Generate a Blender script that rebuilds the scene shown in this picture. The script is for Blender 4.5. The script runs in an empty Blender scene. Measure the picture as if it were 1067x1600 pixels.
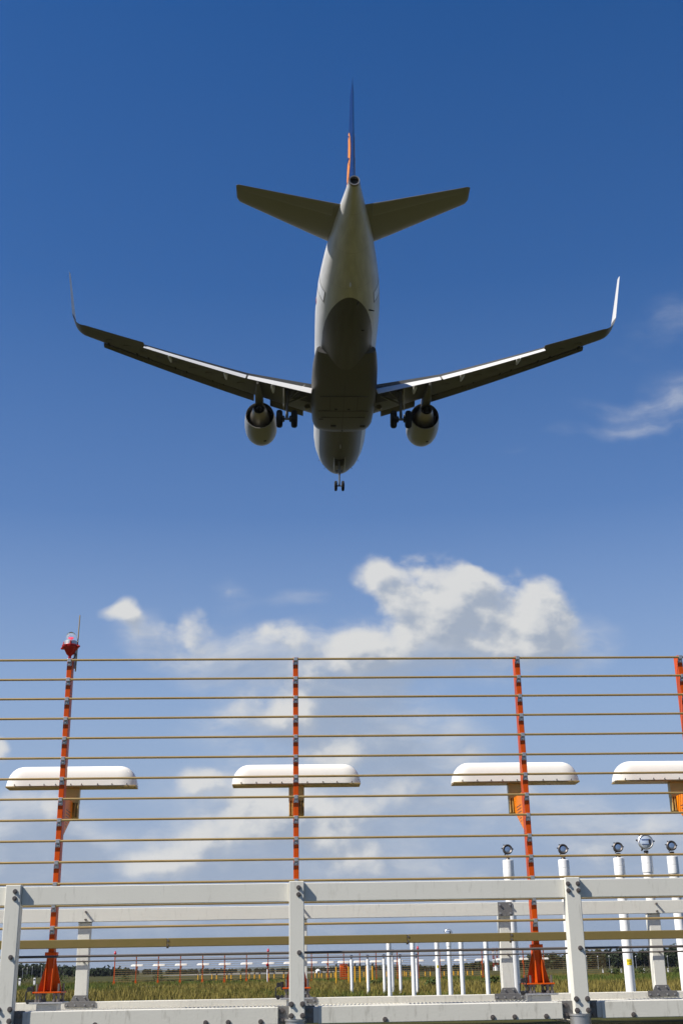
import bpy, bmesh, math, random
import numpy as np
from mathutils import Matrix, Vector
from math import sin, cos, pi, radians, sqrt, tan
random.seed(7)
RNG = np.random.default_rng(11)
C = bpy.context.scene.collection
SC = bpy.context.scene

# ------------------------------------------------------------------ camera, sky, sun, exposure
EYE = 1.42                                    # eye height above the airfield
def axes(yaw, pitch, roll):
    f = Vector((sin(yaw)*cos(pitch), cos(yaw)*cos(pitch), sin(pitch)))
    r = Vector((cos(yaw), -sin(yaw), 0)); u = r.cross(f)
    return cos(roll)*r+sin(roll)*u, -sin(roll)*r+cos(roll)*u, f
cd = bpy.data.cameras.new('camera'); cam = bpy.data.objects.new('camera', cd); C.objects.link(cam)
R_, U_, F_ = axes(0, 0.3604, -0.0172)
cam.matrix_world = Matrix(((R_.x, U_.x, -F_.x, 0), (R_.y, U_.y, -F_.y, 0), (R_.z, U_.z, -F_.z, EYE), (0, 0, 0, 1)))
cd.sensor_fit = 'VERTICAL'; cd.sensor_height = 36; cd.sensor_width = 24; cd.lens = 42.56
cd.clip_start = 0.1; cd.clip_end = 30000
SC.camera = cam

SUN = Vector((-2.35, -1.118, 2.83)).normalized()
EL = math.asin(SUN.z); AZ = math.atan2(SUN.x, SUN.y)
sl = bpy.data.lights.new('sun', 'SUN'); so = bpy.data.objects.new('sun', sl); C.objects.link(so)
sl.energy = 4.6; sl.angle = radians(0.5); sl.color = (1.0, 0.94, 0.84)
so.rotation_euler = SUN.to_track_quat('Z', 'Y').to_euler(); so.location = (-40, -40, 60)
SC.view_settings.view_transform = 'Standard'; SC.view_settings.look = 'None'
EXPO = 0.8                                    # the photograph is exposed for the shaded fronts, sunlit tops burn out
SC.view_settings.exposure = EXPO; SC.view_settings.gamma = 1

world = bpy.data.worlds.new('World'); SC.world = world; world.use_nodes = True
world.cycles.sampling_method = 'MANUAL'; world.cycles.sample_map_resolution = 256
SKY_STRENGTH = 0.125/2**EXPO
CLOUD_STRENGTH = 1/2**EXPO
def build_world():
    nt = world.node_tree; N = nt.nodes; L = nt.links; N.clear()
    out = N.new('ShaderNodeOutputWorld')
    sky = N.new('ShaderNodeTexSky'); sky.sky_type = 'NISHITA'; sky.sun_disc = False
    sky.sun_elevation = EL; sky.sun_rotation = AZ % (2*pi)
    sky.air_density = 1.0; sky.dust_density = 0.35; sky.ozone_density = 2.6; sky.altitude = 0
    bg = N.new('ShaderNodeBackground'); bg.inputs['Strength'].default_value = SKY_STRENGTH
    hs = N.new('ShaderNodeHueSaturation'); hs.inputs['Saturation'].default_value = 1.36; L.new(sky.outputs[0], hs.inputs['Color'])
    tcs = N.new('ShaderNodeTexCoord'); sps = N.new('ShaderNodeSeparateXYZ'); L.new(tcs.outputs['Generated'], sps.inputs[0])
    dz = N.new('ShaderNodeMath'); dz.operation = 'DIVIDE'; dz.inputs[1].default_value = .7; L.new(sps.outputs[2], dz.inputs[0])
    def ramp(stops):
        r = N.new('ShaderNodeValToRGB'); e = r.color_ramp.elements
        while len(e) < len(stops): e.new(.5)
        for q, (p, c) in zip(e, stops): q.position = p; q.color = (*c, 1)
        L.new(dz.outputs[0], r.inputs[0]); return r.outputs[0]
    # haze of the lower air, thickest at the horizon
    fac = ramp([(0, (1,)*3), (.10, (.96,)*3), (.20, (.86,)*3), (.34, (.58,)*3), (.50, (.20,)*3), (.74, (.05,)*3), (1, (.01,)*3)])
    hz = ramp([(0, (.27, .345, .47)), (.12, (.32, .41, .57)), (.3, (.34, .455, .64))])
    tn = N.new('ShaderNodeMix'); tn.data_type = 'RGBA'; tn.blend_type = 'MULTIPLY'; tn.inputs[0].default_value = 1; L.new(hs.outputs[0], tn.inputs[6]); tn.inputs[7].default_value = (.92, .775, .91, 1)
    L.new(tn.outputs[2], bg.inputs['Color'])
    hbg = N.new('ShaderNodeBackground'); hbg.inputs['Strength'].default_value = CLOUD_STRENGTH; L.new(hz, hbg.inputs['Color'])
    hm = N.new('ShaderNodeMixShader'); L.new(fac, hm.inputs[0]); L.new(bg.outputs[0], hm.inputs[1]); L.new(hbg.outputs[0], hm.inputs[2])
    # ---- clouds: a density field over the sky direction, used twice (cover, and cover towards the sun for shading)
    g = bpy.data.node_groups.new('cloud_density', 'ShaderNodeTree')
    g.interface.new_socket('Vector', in_out='INPUT', socket_type='NodeSocketVector')
    g.interface.new_socket('Density', in_out='OUTPUT', socket_type='NodeSocketFloat')
    g.interface.new_socket('Veil', in_out='OUTPUT', socket_type='NodeSocketFloat')
    gn = g.nodes; gl = g.links
    gi = gn.new('NodeGroupInput'); go = gn.new('NodeGroupOutput')
    def vm(op, a, b=None):
        n = gn.new('ShaderNodeVectorMath'); n.operation = op
        for i, v in enumerate((a, b)):
            if v is None: continue
            if isinstance(v, tuple): n.inputs[i].default_value = v
            else: gl.new(v, n.inputs[i])
        return n.outputs['Value'] if op in ('LENGTH', 'DOT_PRODUCT') else n.outputs[0]
    def mt(op, a, b=0.0):
        n = gn.new('ShaderNodeMath'); n.operation = op
        for i, v in enumerate((a, b)):
            if isinstance(v, (int, float)): n.inputs[i].default_value = v
            else: gl.new(v, n.inputs[i])
        return n.outputs[0]
    def noise(vec, scale, detail, rough, color=False):
        n = gn.new('ShaderNodeTexNoise'); n.noise_dimensions = '3D'
        n.inputs['Scale'].default_value = scale; n.inputs['Detail'].default_value = detail
        n.inputs['Roughness'].default_value = rough; gl.new(vec, n.inputs['Vector'])
        return n.outputs['Color'] if color else n.outputs[0]
    P = gi.outputs[0]
    w1 = vm('SUBTRACT', noise(P, 9, 3, .6, True), (.5, .5, .5))
    Pw = vm('ADD', P, vm('MULTIPLY', w1, (.075, .06, 0)))
    def blobs(lst, V):
        total = None
        for (cx, cy, rx, ry, wt) in lst:
            d = vm('LENGTH', vm('MULTIPLY', vm('SUBTRACT', V, (cx, cy, 0)), (1/rx, 1/ry, 0)))
            m = gn.new('ShaderNodeMapRange'); m.interpolation_type = 'SMOOTHSTEP'
            m.inputs['From Min'].default_value = 1.0; m.inputs['From Max'].default_value = 0.0
            m.inputs['To Min'].default_value = 0; m.inputs['To Max'].default_value = wt
            gl.new(d, m.inputs['Value'])
            total = m.outputs[0] if total is None else mt('ADD', total, m.outputs[0])
        return total
    total = mt('MINIMUM', blobs(CLOUDS, Pw), 1.15)
    soft = mt('MINIMUM', blobs(VEILS, Pw), 1.0)
    n1 = noise(vm('MULTIPLY', P, (1, 1.25, 1)), 24, 9, .66)
    n2 = noise(vm('MULTIPLY', P, (1, 1.8, 1)), 5.5, 3, .55)
    rt = gn.new('ShaderNodeMapping'); rt.inputs['Rotation'].default_value = (0, 0, -.30); rt.inputs['Scale'].default_value = (.8, 3.0, 1); gl.new(Pw, rt.inputs['Vector'])
    n3 = noise(rt.outputs[0], 15, 7, .66)
    def lumps(vec, scale, detail, rough):
        n = gn.new('ShaderNodeTexVoronoi'); n.voronoi_dimensions = '2D'; n.feature = 'F1'
        n.inputs['Scale'].default_value = scale; n.inputs['Detail'].default_value = detail; n.inputs['Roughness'].default_value = rough;
        gl.new(vec, n.inputs['Vector']); return n.outputs['Distance']
    Pf = vm('ADD', P, vm('MULTIPLY', vm('SUBTRACT', noise(P, 40, 3, .6, True), (.5, .5, .5)), (.022, .018, 0)))
    lp = mt('MULTIPLY', mt('SUBTRACT', .68, lumps(vm('MULTIPLY', Pf, (1, 1.15, 1)), 14, 3, .5)), .95)
    nn = mt('ADD', mt('ADD', lp, mt('MULTIPLY', mt('SUBTRACT', n1, .5), 1.1)), mt('MULTIPLY', mt('SUBTRACT', n2, .5), .6))
    amp = mt('MINIMUM', mt('ADD', mt('MULTIPLY', total, 1.6), .0), 1.0)
    dens = mt('ADD', total, mt('MULTIPLY', nn, amp))
    gl.new(dens, go.inputs[0])
    gl.new(mt('ADD', soft, mt('MULTIPLY', mt('MULTIPLY', mt('ADD', mt('MULTIPLY', nn, .38), mt('MULTIPLY', mt('SUBTRACT', n3, .47), 1.15)), mt('MINIMUM', mt('MULTIPLY', soft, 2.0), 1.0)), 1.0)), go.inputs[1])
    tc = N.new('ShaderNodeTexCoord'); sp = N.new('ShaderNodeSeparateXYZ'); L.new(tc.outputs['Generated'], sp.inputs[0])
    def wm(op, a, b=0.0):
        n = N.new('ShaderNodeMath'); n.operation = op
        for i, v in enumerate((a, b)):
            if isinstance(v, (int, float)): n.inputs[i].default_value = v
            else: L.new(v, n.inputs[i])
        return n.outputs[0]
    yy = wm('MAXIMUM', sp.outputs[1], .05)
    cb = N.new('ShaderNodeCombineXYZ'); L.new(wm('DIVIDE', sp.outputs[0], yy), cb.inputs[0]); L.new(wm('DIVIDE', sp.outputs[2], yy), cb.inputs[1])
    g1 = N.new('ShaderNodeGroup'); g1.node_tree = g; L.new(cb.outputs[0], g1.inputs[0])
    of = N.new('ShaderNodeVectorMath'); of.operation = 'ADD'; of.inputs[1].default_value = (-.010, .013, 0); L.new(cb.outputs[0], of.inputs[0])
    g2 = N.new('ShaderNodeGroup'); g2.node_tree = g; L.new(of.outputs[0], g2.inputs[0])
    def mr(v, a, b, c, d, smooth=True):
        m = N.new('ShaderNodeMapRange'); m.interpolation_type = 'SMOOTHSTEP' if smooth else 'LINEAR'
        for k, x in (('From Min', a), ('From Max', b), ('To Min', c), ('To Max', d)): m.inputs[k].default_value = x
        L.new(v, m.inputs['Value']); return m.outputs[0]
    alpha = mr(g1.outputs[0], .22, .98, 0, .98)
    veil = mr(g1.outputs[1], .05, 1.0, 0, .80)
    vlit = mr(g2.outputs[1], .1, 1.1, 1, 0)
    front = mr(sp.outputs[1], .1, .3, 0, 1)
    alpha = wm('MULTIPLY', alpha, front)
    body = mr(g2.outputs[0], .45, 1.9, .78, .12)
    slope = mr(wm('SUBTRACT', g1.outputs[0], g2.outputs[0]), -.35, .45, -.36, .36)
    lit = wm('MINIMUM', wm('MAXIMUM', wm('ADD', body, slope), 0.0), 1.0)
    veil = wm('MULTIPLY', veil, front)
    mx = N.new('ShaderNodeMix'); mx.data_type = 'RGBA'; L.new(lit, mx.inputs[0])
    mx.inputs[6].default_value = (.36, .42, .52, 1); mx.inputs[7].default_value = (.70, .705, .705, 1)
    cbg = N.new('ShaderNodeBackground'); cbg.inputs['Strength'].default_value = CLOUD_STRENGTH; L.new(mx.outputs[2], cbg.inputs['Color'])
    vx = N.new('ShaderNodeMix'); vx.data_type = 'RGBA'; L.new(vlit, vx.inputs[0]); vx.inputs[6].default_value = (.34, .41, .53, 1); vx.inputs[7].default_value = (.66, .68, .71, 1)
    vbg = N.new('ShaderNodeBackground'); vbg.inputs['Strength'].default_value = CLOUD_STRENGTH; L.new(vx.outputs[2], vbg.inputs['Color'])
    vs_ = N.new('ShaderNodeMixShader'); L.new(veil, vs_.inputs[0]); L.new(hm.outputs[0], vs_.inputs[1]); L.new(vbg.outputs[0], vs_.inputs[2])
    ms = N.new('ShaderNodeMixShader'); L.new(alpha, ms.inputs[0]); L.new(vs_.outputs[0], ms.inputs[1]); L.new(cbg.outputs[0], ms.inputs[2])
    L.new(ms.outputs[0], out.inputs['Surface'])
# (u, v, ru, rv, weight): cloud masses as tan(azimuth), tan(elevation)
CLOUDS, VEILS = [], []
def cl(lst, px, py, rx, ry, w):                # directions measured off the sky, as tangents on a plane straight ahead
    d = F_ + R_*((px-533.5)/1891.6) - U_*((py-800)/1891.6)
    e = F_ + R_*((px+rx-533.5)/1891.6) - U_*((py-800)/1891.6)
    h = F_ + R_*((px-533.5)/1891.6) - U_*((py-ry-800)/1891.6)
    lst.append((d.x/d.y, d.z/d.y, abs(e.x/e.y-d.x/d.y), abs(h.z/h.y-d.z/d.y), w))
for a in [(600, 895, 85, 62, 1.0), (690, 915, 130, 85, 1.1), (770, 945, 140, 100, 1.15), (835, 965, 110, 90, 1.0), (720, 985, 160, 80, .85), (890, 1000, 100, 50, .6), (620, 960, 80, 60, .5), (730, 915, 190, 85, .55), (820, 950, 130, 80, .4),
          (202, 950, 52, 40, .85), (160, 957, 40, 26, .38), (230, 985, 60, 40, .5), (305, 985, 76, 60, 1.0), (395, 1000, 90, 50, .85), (460, 1003, 80, 46, .85), (565, 1010, 110, 60, .95), (500, 1030, 160, 44, .6), (365, 912, 28, 36, .5),
          (430, 1108, 120, 62, .95), (350, 1135, 90, 40, .5), (540, 1165, 120, 66, .7), (640, 1105, 90, 56, .55), (480, 1060, 140, 46, .5),
          (385, 1245, 110, 66, 1.1), (295, 1234, 66, 42, .95), (440, 1290, 170, 76, 1.0), (330, 1315, 140, 60, .9), (540, 1290, 160, 70, .75), (420, 1185, 100, 40, .55), (640, 1240, 120, 50, .5), (760, 1285, 120, 40, .45), (910, 1330, 140, 38, .45), (250, 1345, 120, 44, .65), (560, 1350, 170, 50, .6), (700, 1180, 80, 40, .4), (1010, 1290, 120, 40, .45),
          (8, 1180, 44, 44, 1.0), (80, 1265, 80, 44, .85), (20, 1255, 70, 36, .5)]: cl(CLOUDS, *a)
for a in [(740, 1000, 260, 90, .95), (880, 1000, 130, 70, .5), (230, 985, 110, 60, .45), (350, 1020, 200, 70, .7), (540, 1030, 220, 80, .9), (470, 935, 90, 36, .28), (370, 920, 60, 60, .28),
          (480, 1085, 240, 90, .75), (420, 1150, 220, 80, .75), (600, 1150, 200, 110, .8), (680, 1200, 140, 90, .4),
          (400, 1270, 260, 110, 1.0), (580, 1290, 260, 120, .7), (350, 1350, 320, 80, .85), (560, 1375, 280, 60, .75),
          (40, 1310, 190, 110, 1.3), (60, 1345, 170, 70, 1.0), (780, 1260, 200, 80, .5), (920, 1290, 220, 90, .55), (1020, 1320, 180, 80, .6),
          (700, 1410, 640, 70, .5), (200, 1430, 640, 70, .5),
          (1010, 634, 190, 34, .36), (1070, 600, 110, 50, .32), (950, 668, 150, 22, .28), (1030, 660, 120, 20, .2), (1045, 500, 110, 60, .25), (1000, 545, 100, 40, .16), (800, 690, 70, 20, .16)]: cl(VEILS, *a)
build_world()

# ------------------------------------------------------------------ helpers
class MB:
    """collects shapes, then links them as ONE mesh object"""
    def __init__(s): s.v = []; s.f = []
    def add(s, vs, fs):
        o = len(s.v); s.v += [tuple(p) for p in vs]; s.f += [tuple(i+o for i in f) for f in fs]; return s
    def box(s, x0, x1, y0, y1, z0, z1):
        return s.add([(x0, y0, z0), (x1, y0, z0), (x1, y1, z0), (x0, y1, z0), (x0, y0, z1), (x1, y0, z1), (x1, y1, z1), (x0, y1, z1)],
                     [(0, 3, 2, 1), (4, 5, 6, 7), (0, 1, 5, 4), (1, 2, 6, 5), (2, 3, 7, 6), (3, 0, 4, 7)])
    def loft(s, rings, cap0=True, cap1=True, closed=True):
        n = len(rings[0]); vs = [p for r in rings for p in r]; fs = []
        for i in range(len(rings)-1):
            for j in range(n if closed else n-1):
                k = (j+1) % n
                fs.append((i*n+j, i*n+k, (i+1)*n+k, (i+1)*n+j))
        if cap0: fs.append(tuple(range(n-1, -1, -1)))
        if cap1: fs.append(tuple((len(rings)-1)*n+j for j in range(n)))
        return s.add(vs, fs)
    def cyl(s, p0, p1, r0, r1=None, n=12, cap=True):
        r1 = r0 if r1 is None else r1
        return s.rev(p0, p1, [(0, r0), (1, r1)], n, cap)
    def rev(s, p0, p1, prof, n=24, cap=True):        # profile (t along p0-p1, radius)
        p0 = Vector(p0); p1 = Vector(p1); a = (p1-p0)
        d = a.normalized(); x = d.orthogonal().normalized(); y = d.cross(x)
        rings = [[p0+a*t+(x*cos(2*pi*j/n)+y*sin(2*pi*j/n))*r for j in range(n)] for t, r in prof]
        return s.loft(rings, cap, cap)
    def tube(s, pts, r, n=8):
        for a, b in zip(pts[:-1], pts[1:]): s.cyl(a, b, r, r, n)
        return s
    def prism(s, poly, f0, f1):                       # poly: 2D points; f0/f1 map (a,b) -> 3D on the two faces
        return s.loft([[f0(a, b) for a, b in poly], [f1(a, b) for a, b in poly]])
    def build(s, name, mat, parent=None, smooth=None, bevel=0, seg=2):
        me = bpy.data.meshes.new(name); me.from_pydata(s.v, [], s.f)
        bm = bmesh.new(); bm.from_mesh(me); bmesh.ops.recalc_face_normals(bm, faces=bm.faces); bm.to_mesh(me); bm.free()
        me.materials.append(mat)
        if smooth is not None:
            me.shade_smooth(); me.set_sharp_from_angle(angle=radians(smooth))
        o = bpy.data.objects.new(name, me); C.objects.link(o)
        if parent is not None: o.parent = parent
        if bevel:
            m = o.modifiers.new('bevel', 'BEVEL'); m.width = bevel; m.segments = seg; m.limit_method = 'ANGLE'; m.angle_limit = radians(40)
        return o
def tag(o, label=None, cat=None, group=None, kind=None):
    if label: o['label'] = label
    if cat: o['category'] = cat
    if group: o['group'] = group
    if kind: o['kind'] = kind
    return o
def thing(name, loc, rz=0, label=None, cat=None, group=None):
    o = bpy.data.objects.new(name, None); C.objects.link(o); o.empty_display_size = .3
    o.location = loc; o.rotation_euler = (0, 0, rz); return tag(o, label, cat, group)
def copy_tree(o, parent=None):
    c = o.copy(); C.objects.link(c); c.parent = parent
    for ch in list(o.children): copy_tree(ch, c)
    return c

def material(name, col, rough=.5, metal=0, var=.12, scale=3.0, col2=None, bump=0, bscale=40, spec=.5, coat=0, dirt=0, dirtcol=(.12, .10, .07)):
    m = bpy.data.materials.new(name); m.use_nodes = True; nt = m.node_tree; N = nt.nodes; L = nt.links
    b = N['Principled BSDF']; b.inputs['Roughness'].default_value = rough; b.inputs['Metallic'].default_value = metal
    b.inputs['Specular IOR Level'].default_value = spec; b.inputs['Coat Weight'].default_value = coat
    tc = N.new('ShaderNodeTexCoord'); n = N.new('ShaderNodeTexNoise'); n.inputs['Scale'].default_value = scale
    n.inputs['Detail'].default_value = 6; n.inputs['Roughness'].default_value = .65; L.new(tc.outputs['Object'], n.inputs['Vector'])
    mx = N.new('ShaderNodeMix'); mx.data_type = 'RGBA'; L.new(n.outputs[0], mx.inputs[0])
    c2 = col2 or tuple(min(1, c*(1+var)) for c in col); c1 = col if col2 else tuple(c*(1-var) for c in col)
    mx.inputs[6].default_value = (*c1, 1); mx.inputs[7].default_value = (*c2, 1)
    outc = mx.outputs[2]
    if dirt:
        mp = N.new('ShaderNodeMapping'); mp.inputs['Scale'].default_value = (9, 9, 1.6); L.new(tc.outputs['Object'], mp.inputs[0])
        n2 = N.new('ShaderNodeTexNoise'); n2.inputs['Scale'].default_value = 2.2; n2.inputs['Detail'].default_value = 8; n2.inputs['Roughness'].default_value = .7
        L.new(mp.outputs[0], n2.inputs['Vector'])
        r = N.new('ShaderNodeMapRange'); r.inputs['From Min'].default_value = .56; r.inputs['From Max'].default_value = .80
        r.inputs['To Min'].default_value = 0; r.inputs['To Max'].default_value = dirt; L.new(n2.outputs[0], r.inputs['Value'])
        m2 = N.new('ShaderNodeMix'); m2.data_type = 'RGBA'; L.new(r.outputs[0], m2.inputs[0]); L.new(outc, m2.inputs[6]); m2.inputs[7].default_value = (*dirtcol, 1)
        outc = m2.outputs[2]
    L.new(outc, b.inputs['Base Color'])
    if bump:
        n3 = N.new('ShaderNodeTexNoise'); n3.inputs['Scale'].default_value = bscale; n3.inputs['Detail'].default_value = 4; L.new(tc.outputs['Object'], n3.inputs['Vector'])
        bp = N.new('ShaderNodeBump'); bp.inputs['Strength'].default_value = bump; bp.inputs['Distance'].default_value = .01
        L.new(n3.outputs[0], bp.inputs['Height']); L.new(bp.outputs[0], b.inputs['Normal'])
    return m
M = {}
M['white_alu'] = material('painted_aluminium', (.62, .61, .55), .45, 0, .06, 2.5, dirt=.40, spec=.35, bump=.06, bscale=60)
M['beam_white'] = material('weathered_white_beam', (.60, .585, .52), .5, 0, .08, 2.0, dirt=.65, spec=.35, bump=.08, bscale=50)
M['dark_plate'] = material('dull_zinc_plate', (.17, .165, .16), .55, .35, .2, 8, bump=.1)
M['galv'] = material('galvanised_steel', (.46, .46, .46), .42, .8, .18, 14, bump=.05)
M['bolt'] = material('bolt_steel', (.16, .14, .13), .45, .6, .25, 30)
M['orange'] = material('orange_paint', (.50, .064, .001), .42, 0, .12, 5, bump=.04, spec=.2, dirt=.25, dirtcol=(.22, .03, .004))
M['orange_bright'] = material('bright_orange_paint', (.50, .068, .001), .42, 0, .10, 5, spec=.2, dirt=.25, dirtcol=(.22, .03, .004))
M['cabinet_orange'] = material('cabinet_orange_paint', (.80, .115, .006), .45, 0, .06, 3, spec=.3)
M['orange_arm_lit'] = material('arm_orange_sunlit', (.80, .21, .004), .42, 0, .08, 5, spec=.2)  # mast orange made brighter, direct sun on the arm put into the colour
M['zinc'] = material('yellow_zinc', (.30, .20, .07), .42, .35, .2, 4, col2=(.40, .29, .12))
M['zinc_beam'] = material('yellow_zinc_beam', (.155, .128, .034), .5, .15, .2, 5, col2=(.20, .14, .055), bump=.05, spec=.3)
M['khaki'] = material('khaki_zinc', (.50, .34, .09), .45, .2, .2, 6, col2=(.36, .28, .11))
M['radome'] = material('cream_fibreglass', (.78, .755, .70), .38, 0, .025, 1.5, dirt=.06, spec=.5)
M['pipe'] = material('white_pole_paint', (.80, .80, .79), .38, 0, .03, 3, dirt=.12)
M['yellow'] = material('yellow_paint', (.72, .36, .01), .45, 0, .08, 6)
M['black'] = material('black_metal', (.025, .025, .028), .4, .3, .2, 20)
M['lamp_metal'] = material('lamp_housing', (.075, .068, .066), .42, .5, .2, 20)
M['rubber'] = material('tyre_rubber', (.011, .011, .012), .9, 0, .2, 20, spec=.2)
M['red'] = material('red_cast_paint', (.27, .006, .004), .45, 0, .1, 12, spec=.25)
M['sign_yellow'] = material('yellow_sticker', (.80, .62, .02), .5, 0, .03, 5)
M['cable'] = material('dark_cable', (.10, .085, .075), .55, .3, .2, 10)
M['white'] = material('plain_white', (.75, .75, .74), .5, 0, .04, 3)
M['concrete'] = material('track_surface', (.17, .16, .135), .9, 0, .15, .4)
M['hill'] = material('hill_forest', (.02, .03, .014), .95, 0, .4, .01)
def glass_mat(name, tint=(1, 1, 1), rough=0.02):
    m = bpy.data.materials.new(name); m.use_nodes = True; b = m.node_tree.nodes['Principled BSDF']
    b.inputs['Base Color'].default_value = (*tint, 1); b.inputs['Transmission Weight'].default_value = 1; b.inputs['Roughness'].default_value = rough; b.inputs['IOR'].default_value = 1.12
    return m
M['glass'] = glass_mat('clear_glass')
M['lens'] = material('lamp_lens', (.20, .28, .40), .10, .5, .5, 30)
M['lens_big'] = material('large_lens_painted_sky', (.50, .56, .62), .12, .4, .15, 12)  # pale grey-blue paints the sky that shows through the clear glass
M['lamp_blue'] = material('blue_lamp_bar', (.08, .14, .34), .4, 0, .1, 12)
def emit_mat(name, col, e):
    m = bpy.data.materials.new(name); m.use_nodes = True; b = m.node_tree.nodes['Principled BSDF']
    b.inputs['Base Color'].default_value = (*col, 1); b.inputs['Emission Color'].default_value = (*col, 1); b.inputs['Emission Strength'].default_value = e
    return m
M['red_glow'] = emit_mat('red_lamp', (.9, .10, .16), .45)

# ------------------------------------------------------------------ ground
PSI = 0.0495; D0 = 13.5
CU = Vector((cos(PSI), sin(PSI), 0)); CN = Vector((-sin(PSI), cos(PSI), 0))
def AP(s, off, z): return CU*s + CN*(D0+off) + Vector((0, 0, z+EYE))      # array frame: along, behind, height relative to the eye
def ground_z(x, y):
    # a low made-up bank carries the antenna platform, the field around is flat
    t = -x*sin(PSI)+y*cos(PSI)
    e = np.clip(np.minimum((t-8.2)/2.2, (33-t)/15), 0, 1); e = e*e*(3-2*e)
    return e*.78 + .05*np.sin(x*.13+1)*np.sin(y*.09)*np.clip((t-30)/30, 0, 1)
def make_ground():
    ys = np.concatenate([-np.geomspace(5200, 70, 16), np.linspace(-60, 6, 12), np.linspace(7, 40, 67), np.linspace(42, 200, 80), np.geomspace(210, 5200, 40)])
    xs = np.concatenate([-np.geomspace(5200, 45, 40), np.linspace(-40, 40, 81), np.geomspace(45, 5200, 40)])
    X, Y = np.meshgrid(xs, ys); Z = ground_z(X, Y)
    v = np.stack([X, Y, Z], -1).reshape(-1, 3); nx = len(xs)
    f = [(i*nx+j, i*nx+j+1, (i+1)*nx+j+1, (i+1)*nx+j) for i in range(len(ys)-1) for j in range(nx-1)]
    b = MB(); b.v = [tuple(p) for p in v]; b.f = f
    m = bpy.data.materials.new('meadow'); m.use_nodes = True; nt = m.node_tree; N = nt.nodes; L = nt.links; p = N['Principled BSDF']; p.inputs['Roughness'].default_value = .95
    p.inputs['Specular IOR Level'].default_value = .1
    tc = N.new('ShaderNodeTexCoord')
    def nz(s, d, sc=(1, 1, 1)):
        mp = N.new('ShaderNodeMapping'); mp.inputs['Scale'].default_value = sc; L.new(tc.outputs['Object'], mp.inputs[0])
        n = N.new('ShaderNodeTexNoise'); n.inputs['Scale'].default_value = s; n.inputs['Detail'].default_value = d; n.inputs['Roughness'].default_value = .65; L.new(mp.outputs[0], n.inputs['Vector']); return n.outputs[0]
    r = N.new('ShaderNodeValToRGB'); e = r.color_ramp.elements
    e[0].position = .34; e[0].color = (.026, .036, .007, 1); e[1].position = .66; e[1].color = (.068, .054, .015, 1)
    x = e.new(.5); x.color = (.044, .042, .010, 1)
    mx = N.new('ShaderNodeMix'); mx.data_type = 'FLOAT'; mx.inputs[0].default_value = .42
    L.new(nz(.035, 5, (1, .6, 1)), mx.inputs[2]); L.new(nz(1.3, 6), mx.inputs[3]); L.new(mx.outputs[0], r.inputs[0])
    L.new(r.outputs[0], p.inputs['Base Color'])
    b.build('meadow_ground', m, smooth=60)['kind'] = 'structure'
make_ground()
def strip(name, pts, w, mat, z=.05):
    b = MB()
    for (x0, y0), (x1, y1) in zip(pts[:-1], pts[1:]):
        d = Vector((x1-x0, y1-y0, 0)).normalized(); n = Vector((-d.y, d.x, 0))*w/2
        b.add([(x0-n.x, y0-n.y, z), (x1-n.x, y1-n.y, z), (x1+n.x, y1+n.y, z), (x0+n.x, y0+n.y, z)], [(0, 1, 2, 3)])
    b.build(name, mat)['kind'] = 'structure'
strip('service_road', [(-120, 128), (120, 122)], 5.0, M['concrete'], .075)
strip('runway', [(-40, 420), (60, 2400)], 60, M['concrete'], .075)

# grass: one stuff object made of many bent blades in tufts
def make_grass():
    cols = ['dry', 'olive', 'green']
    V = {c: [] for c in cols}; n = 15000
    y = 58 + (RNG.random(n)**1.35)*120
    x = (RNG.random(n)-.5)*2*(y*.33+3)
    patch = np.sin(x*.11+2)*np.sin(y*.06+1)+.6*np.sin(x*.31+y*.17)+RNG.normal(0, .5, n)+np.clip((y-108)/30, -1.1, 1.1)*-1.0
    z = ground_z(x, y)
    vs = []; fs = []; mi = []
    for i in range(n):
        c = 0 if patch[i] > .35 else (1 if patch[i] > -.45 else 2)
        h0 = .26+.16*RNG.random()+(.12 if c == 0 else 0); k = 9
        for b in range(k):
            a = RNG.random()*2*pi; r = .48*sqrt(RNG.random()); bx = x[i]+r*cos(a); by = y[i]+r*sin(a)
            h = h0*(.6+.6*RNG.random()); w = .009+.012*RNG.random(); ca = RNG.random()*pi; le = (RNG.random(2)-.5)*h*.9
            o = len(vs)
            vs += [(bx-w*cos(ca), by-w*sin(ca), z[i]-.02), (bx+w*cos(ca), by+w*sin(ca), z[i]-.02),
                   (bx+le[0]*.45+w*.8*cos(ca), by+le[1]*.45+w*.8*sin(ca), z[i]+h*.6), (bx+le[0]*.45-w*.8*cos(ca), by+le[1]*.45-w*.8*sin(ca), z[i]+h*.6),
                   (bx+le[0], by+le[1], z[i]+h)]
            fs += [(o, o+1, o+2, o+3), (o+3, o+2, o+4)]; mi += [c, c]
    me = bpy.data.meshes.new('meadow_grass'); me.from_pydata(vs, [], fs)
    for nm, col, c2 in (('dry', (.155, .13, .028), (.20, .16, .045)), ('olive', (.105, .105, .020), (.145, .135, .03)), ('green', (.055, .082, .013), (.08, .11, .021))):
        me.materials.append(material('grass_'+nm, col, .8, 0, .2, .7, col2=c2, spec=.15))
    me.polygons.foreach_set('material_index', np.array(mi, dtype=np.int32))
    o = bpy.data.objects.new('meadow_grass', me); C.objects.link(o)
    tag(o, 'tall dry and green meadow grass covering the airfield behind the platform', 'grass', kind='stuff')
make_grass()

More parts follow.
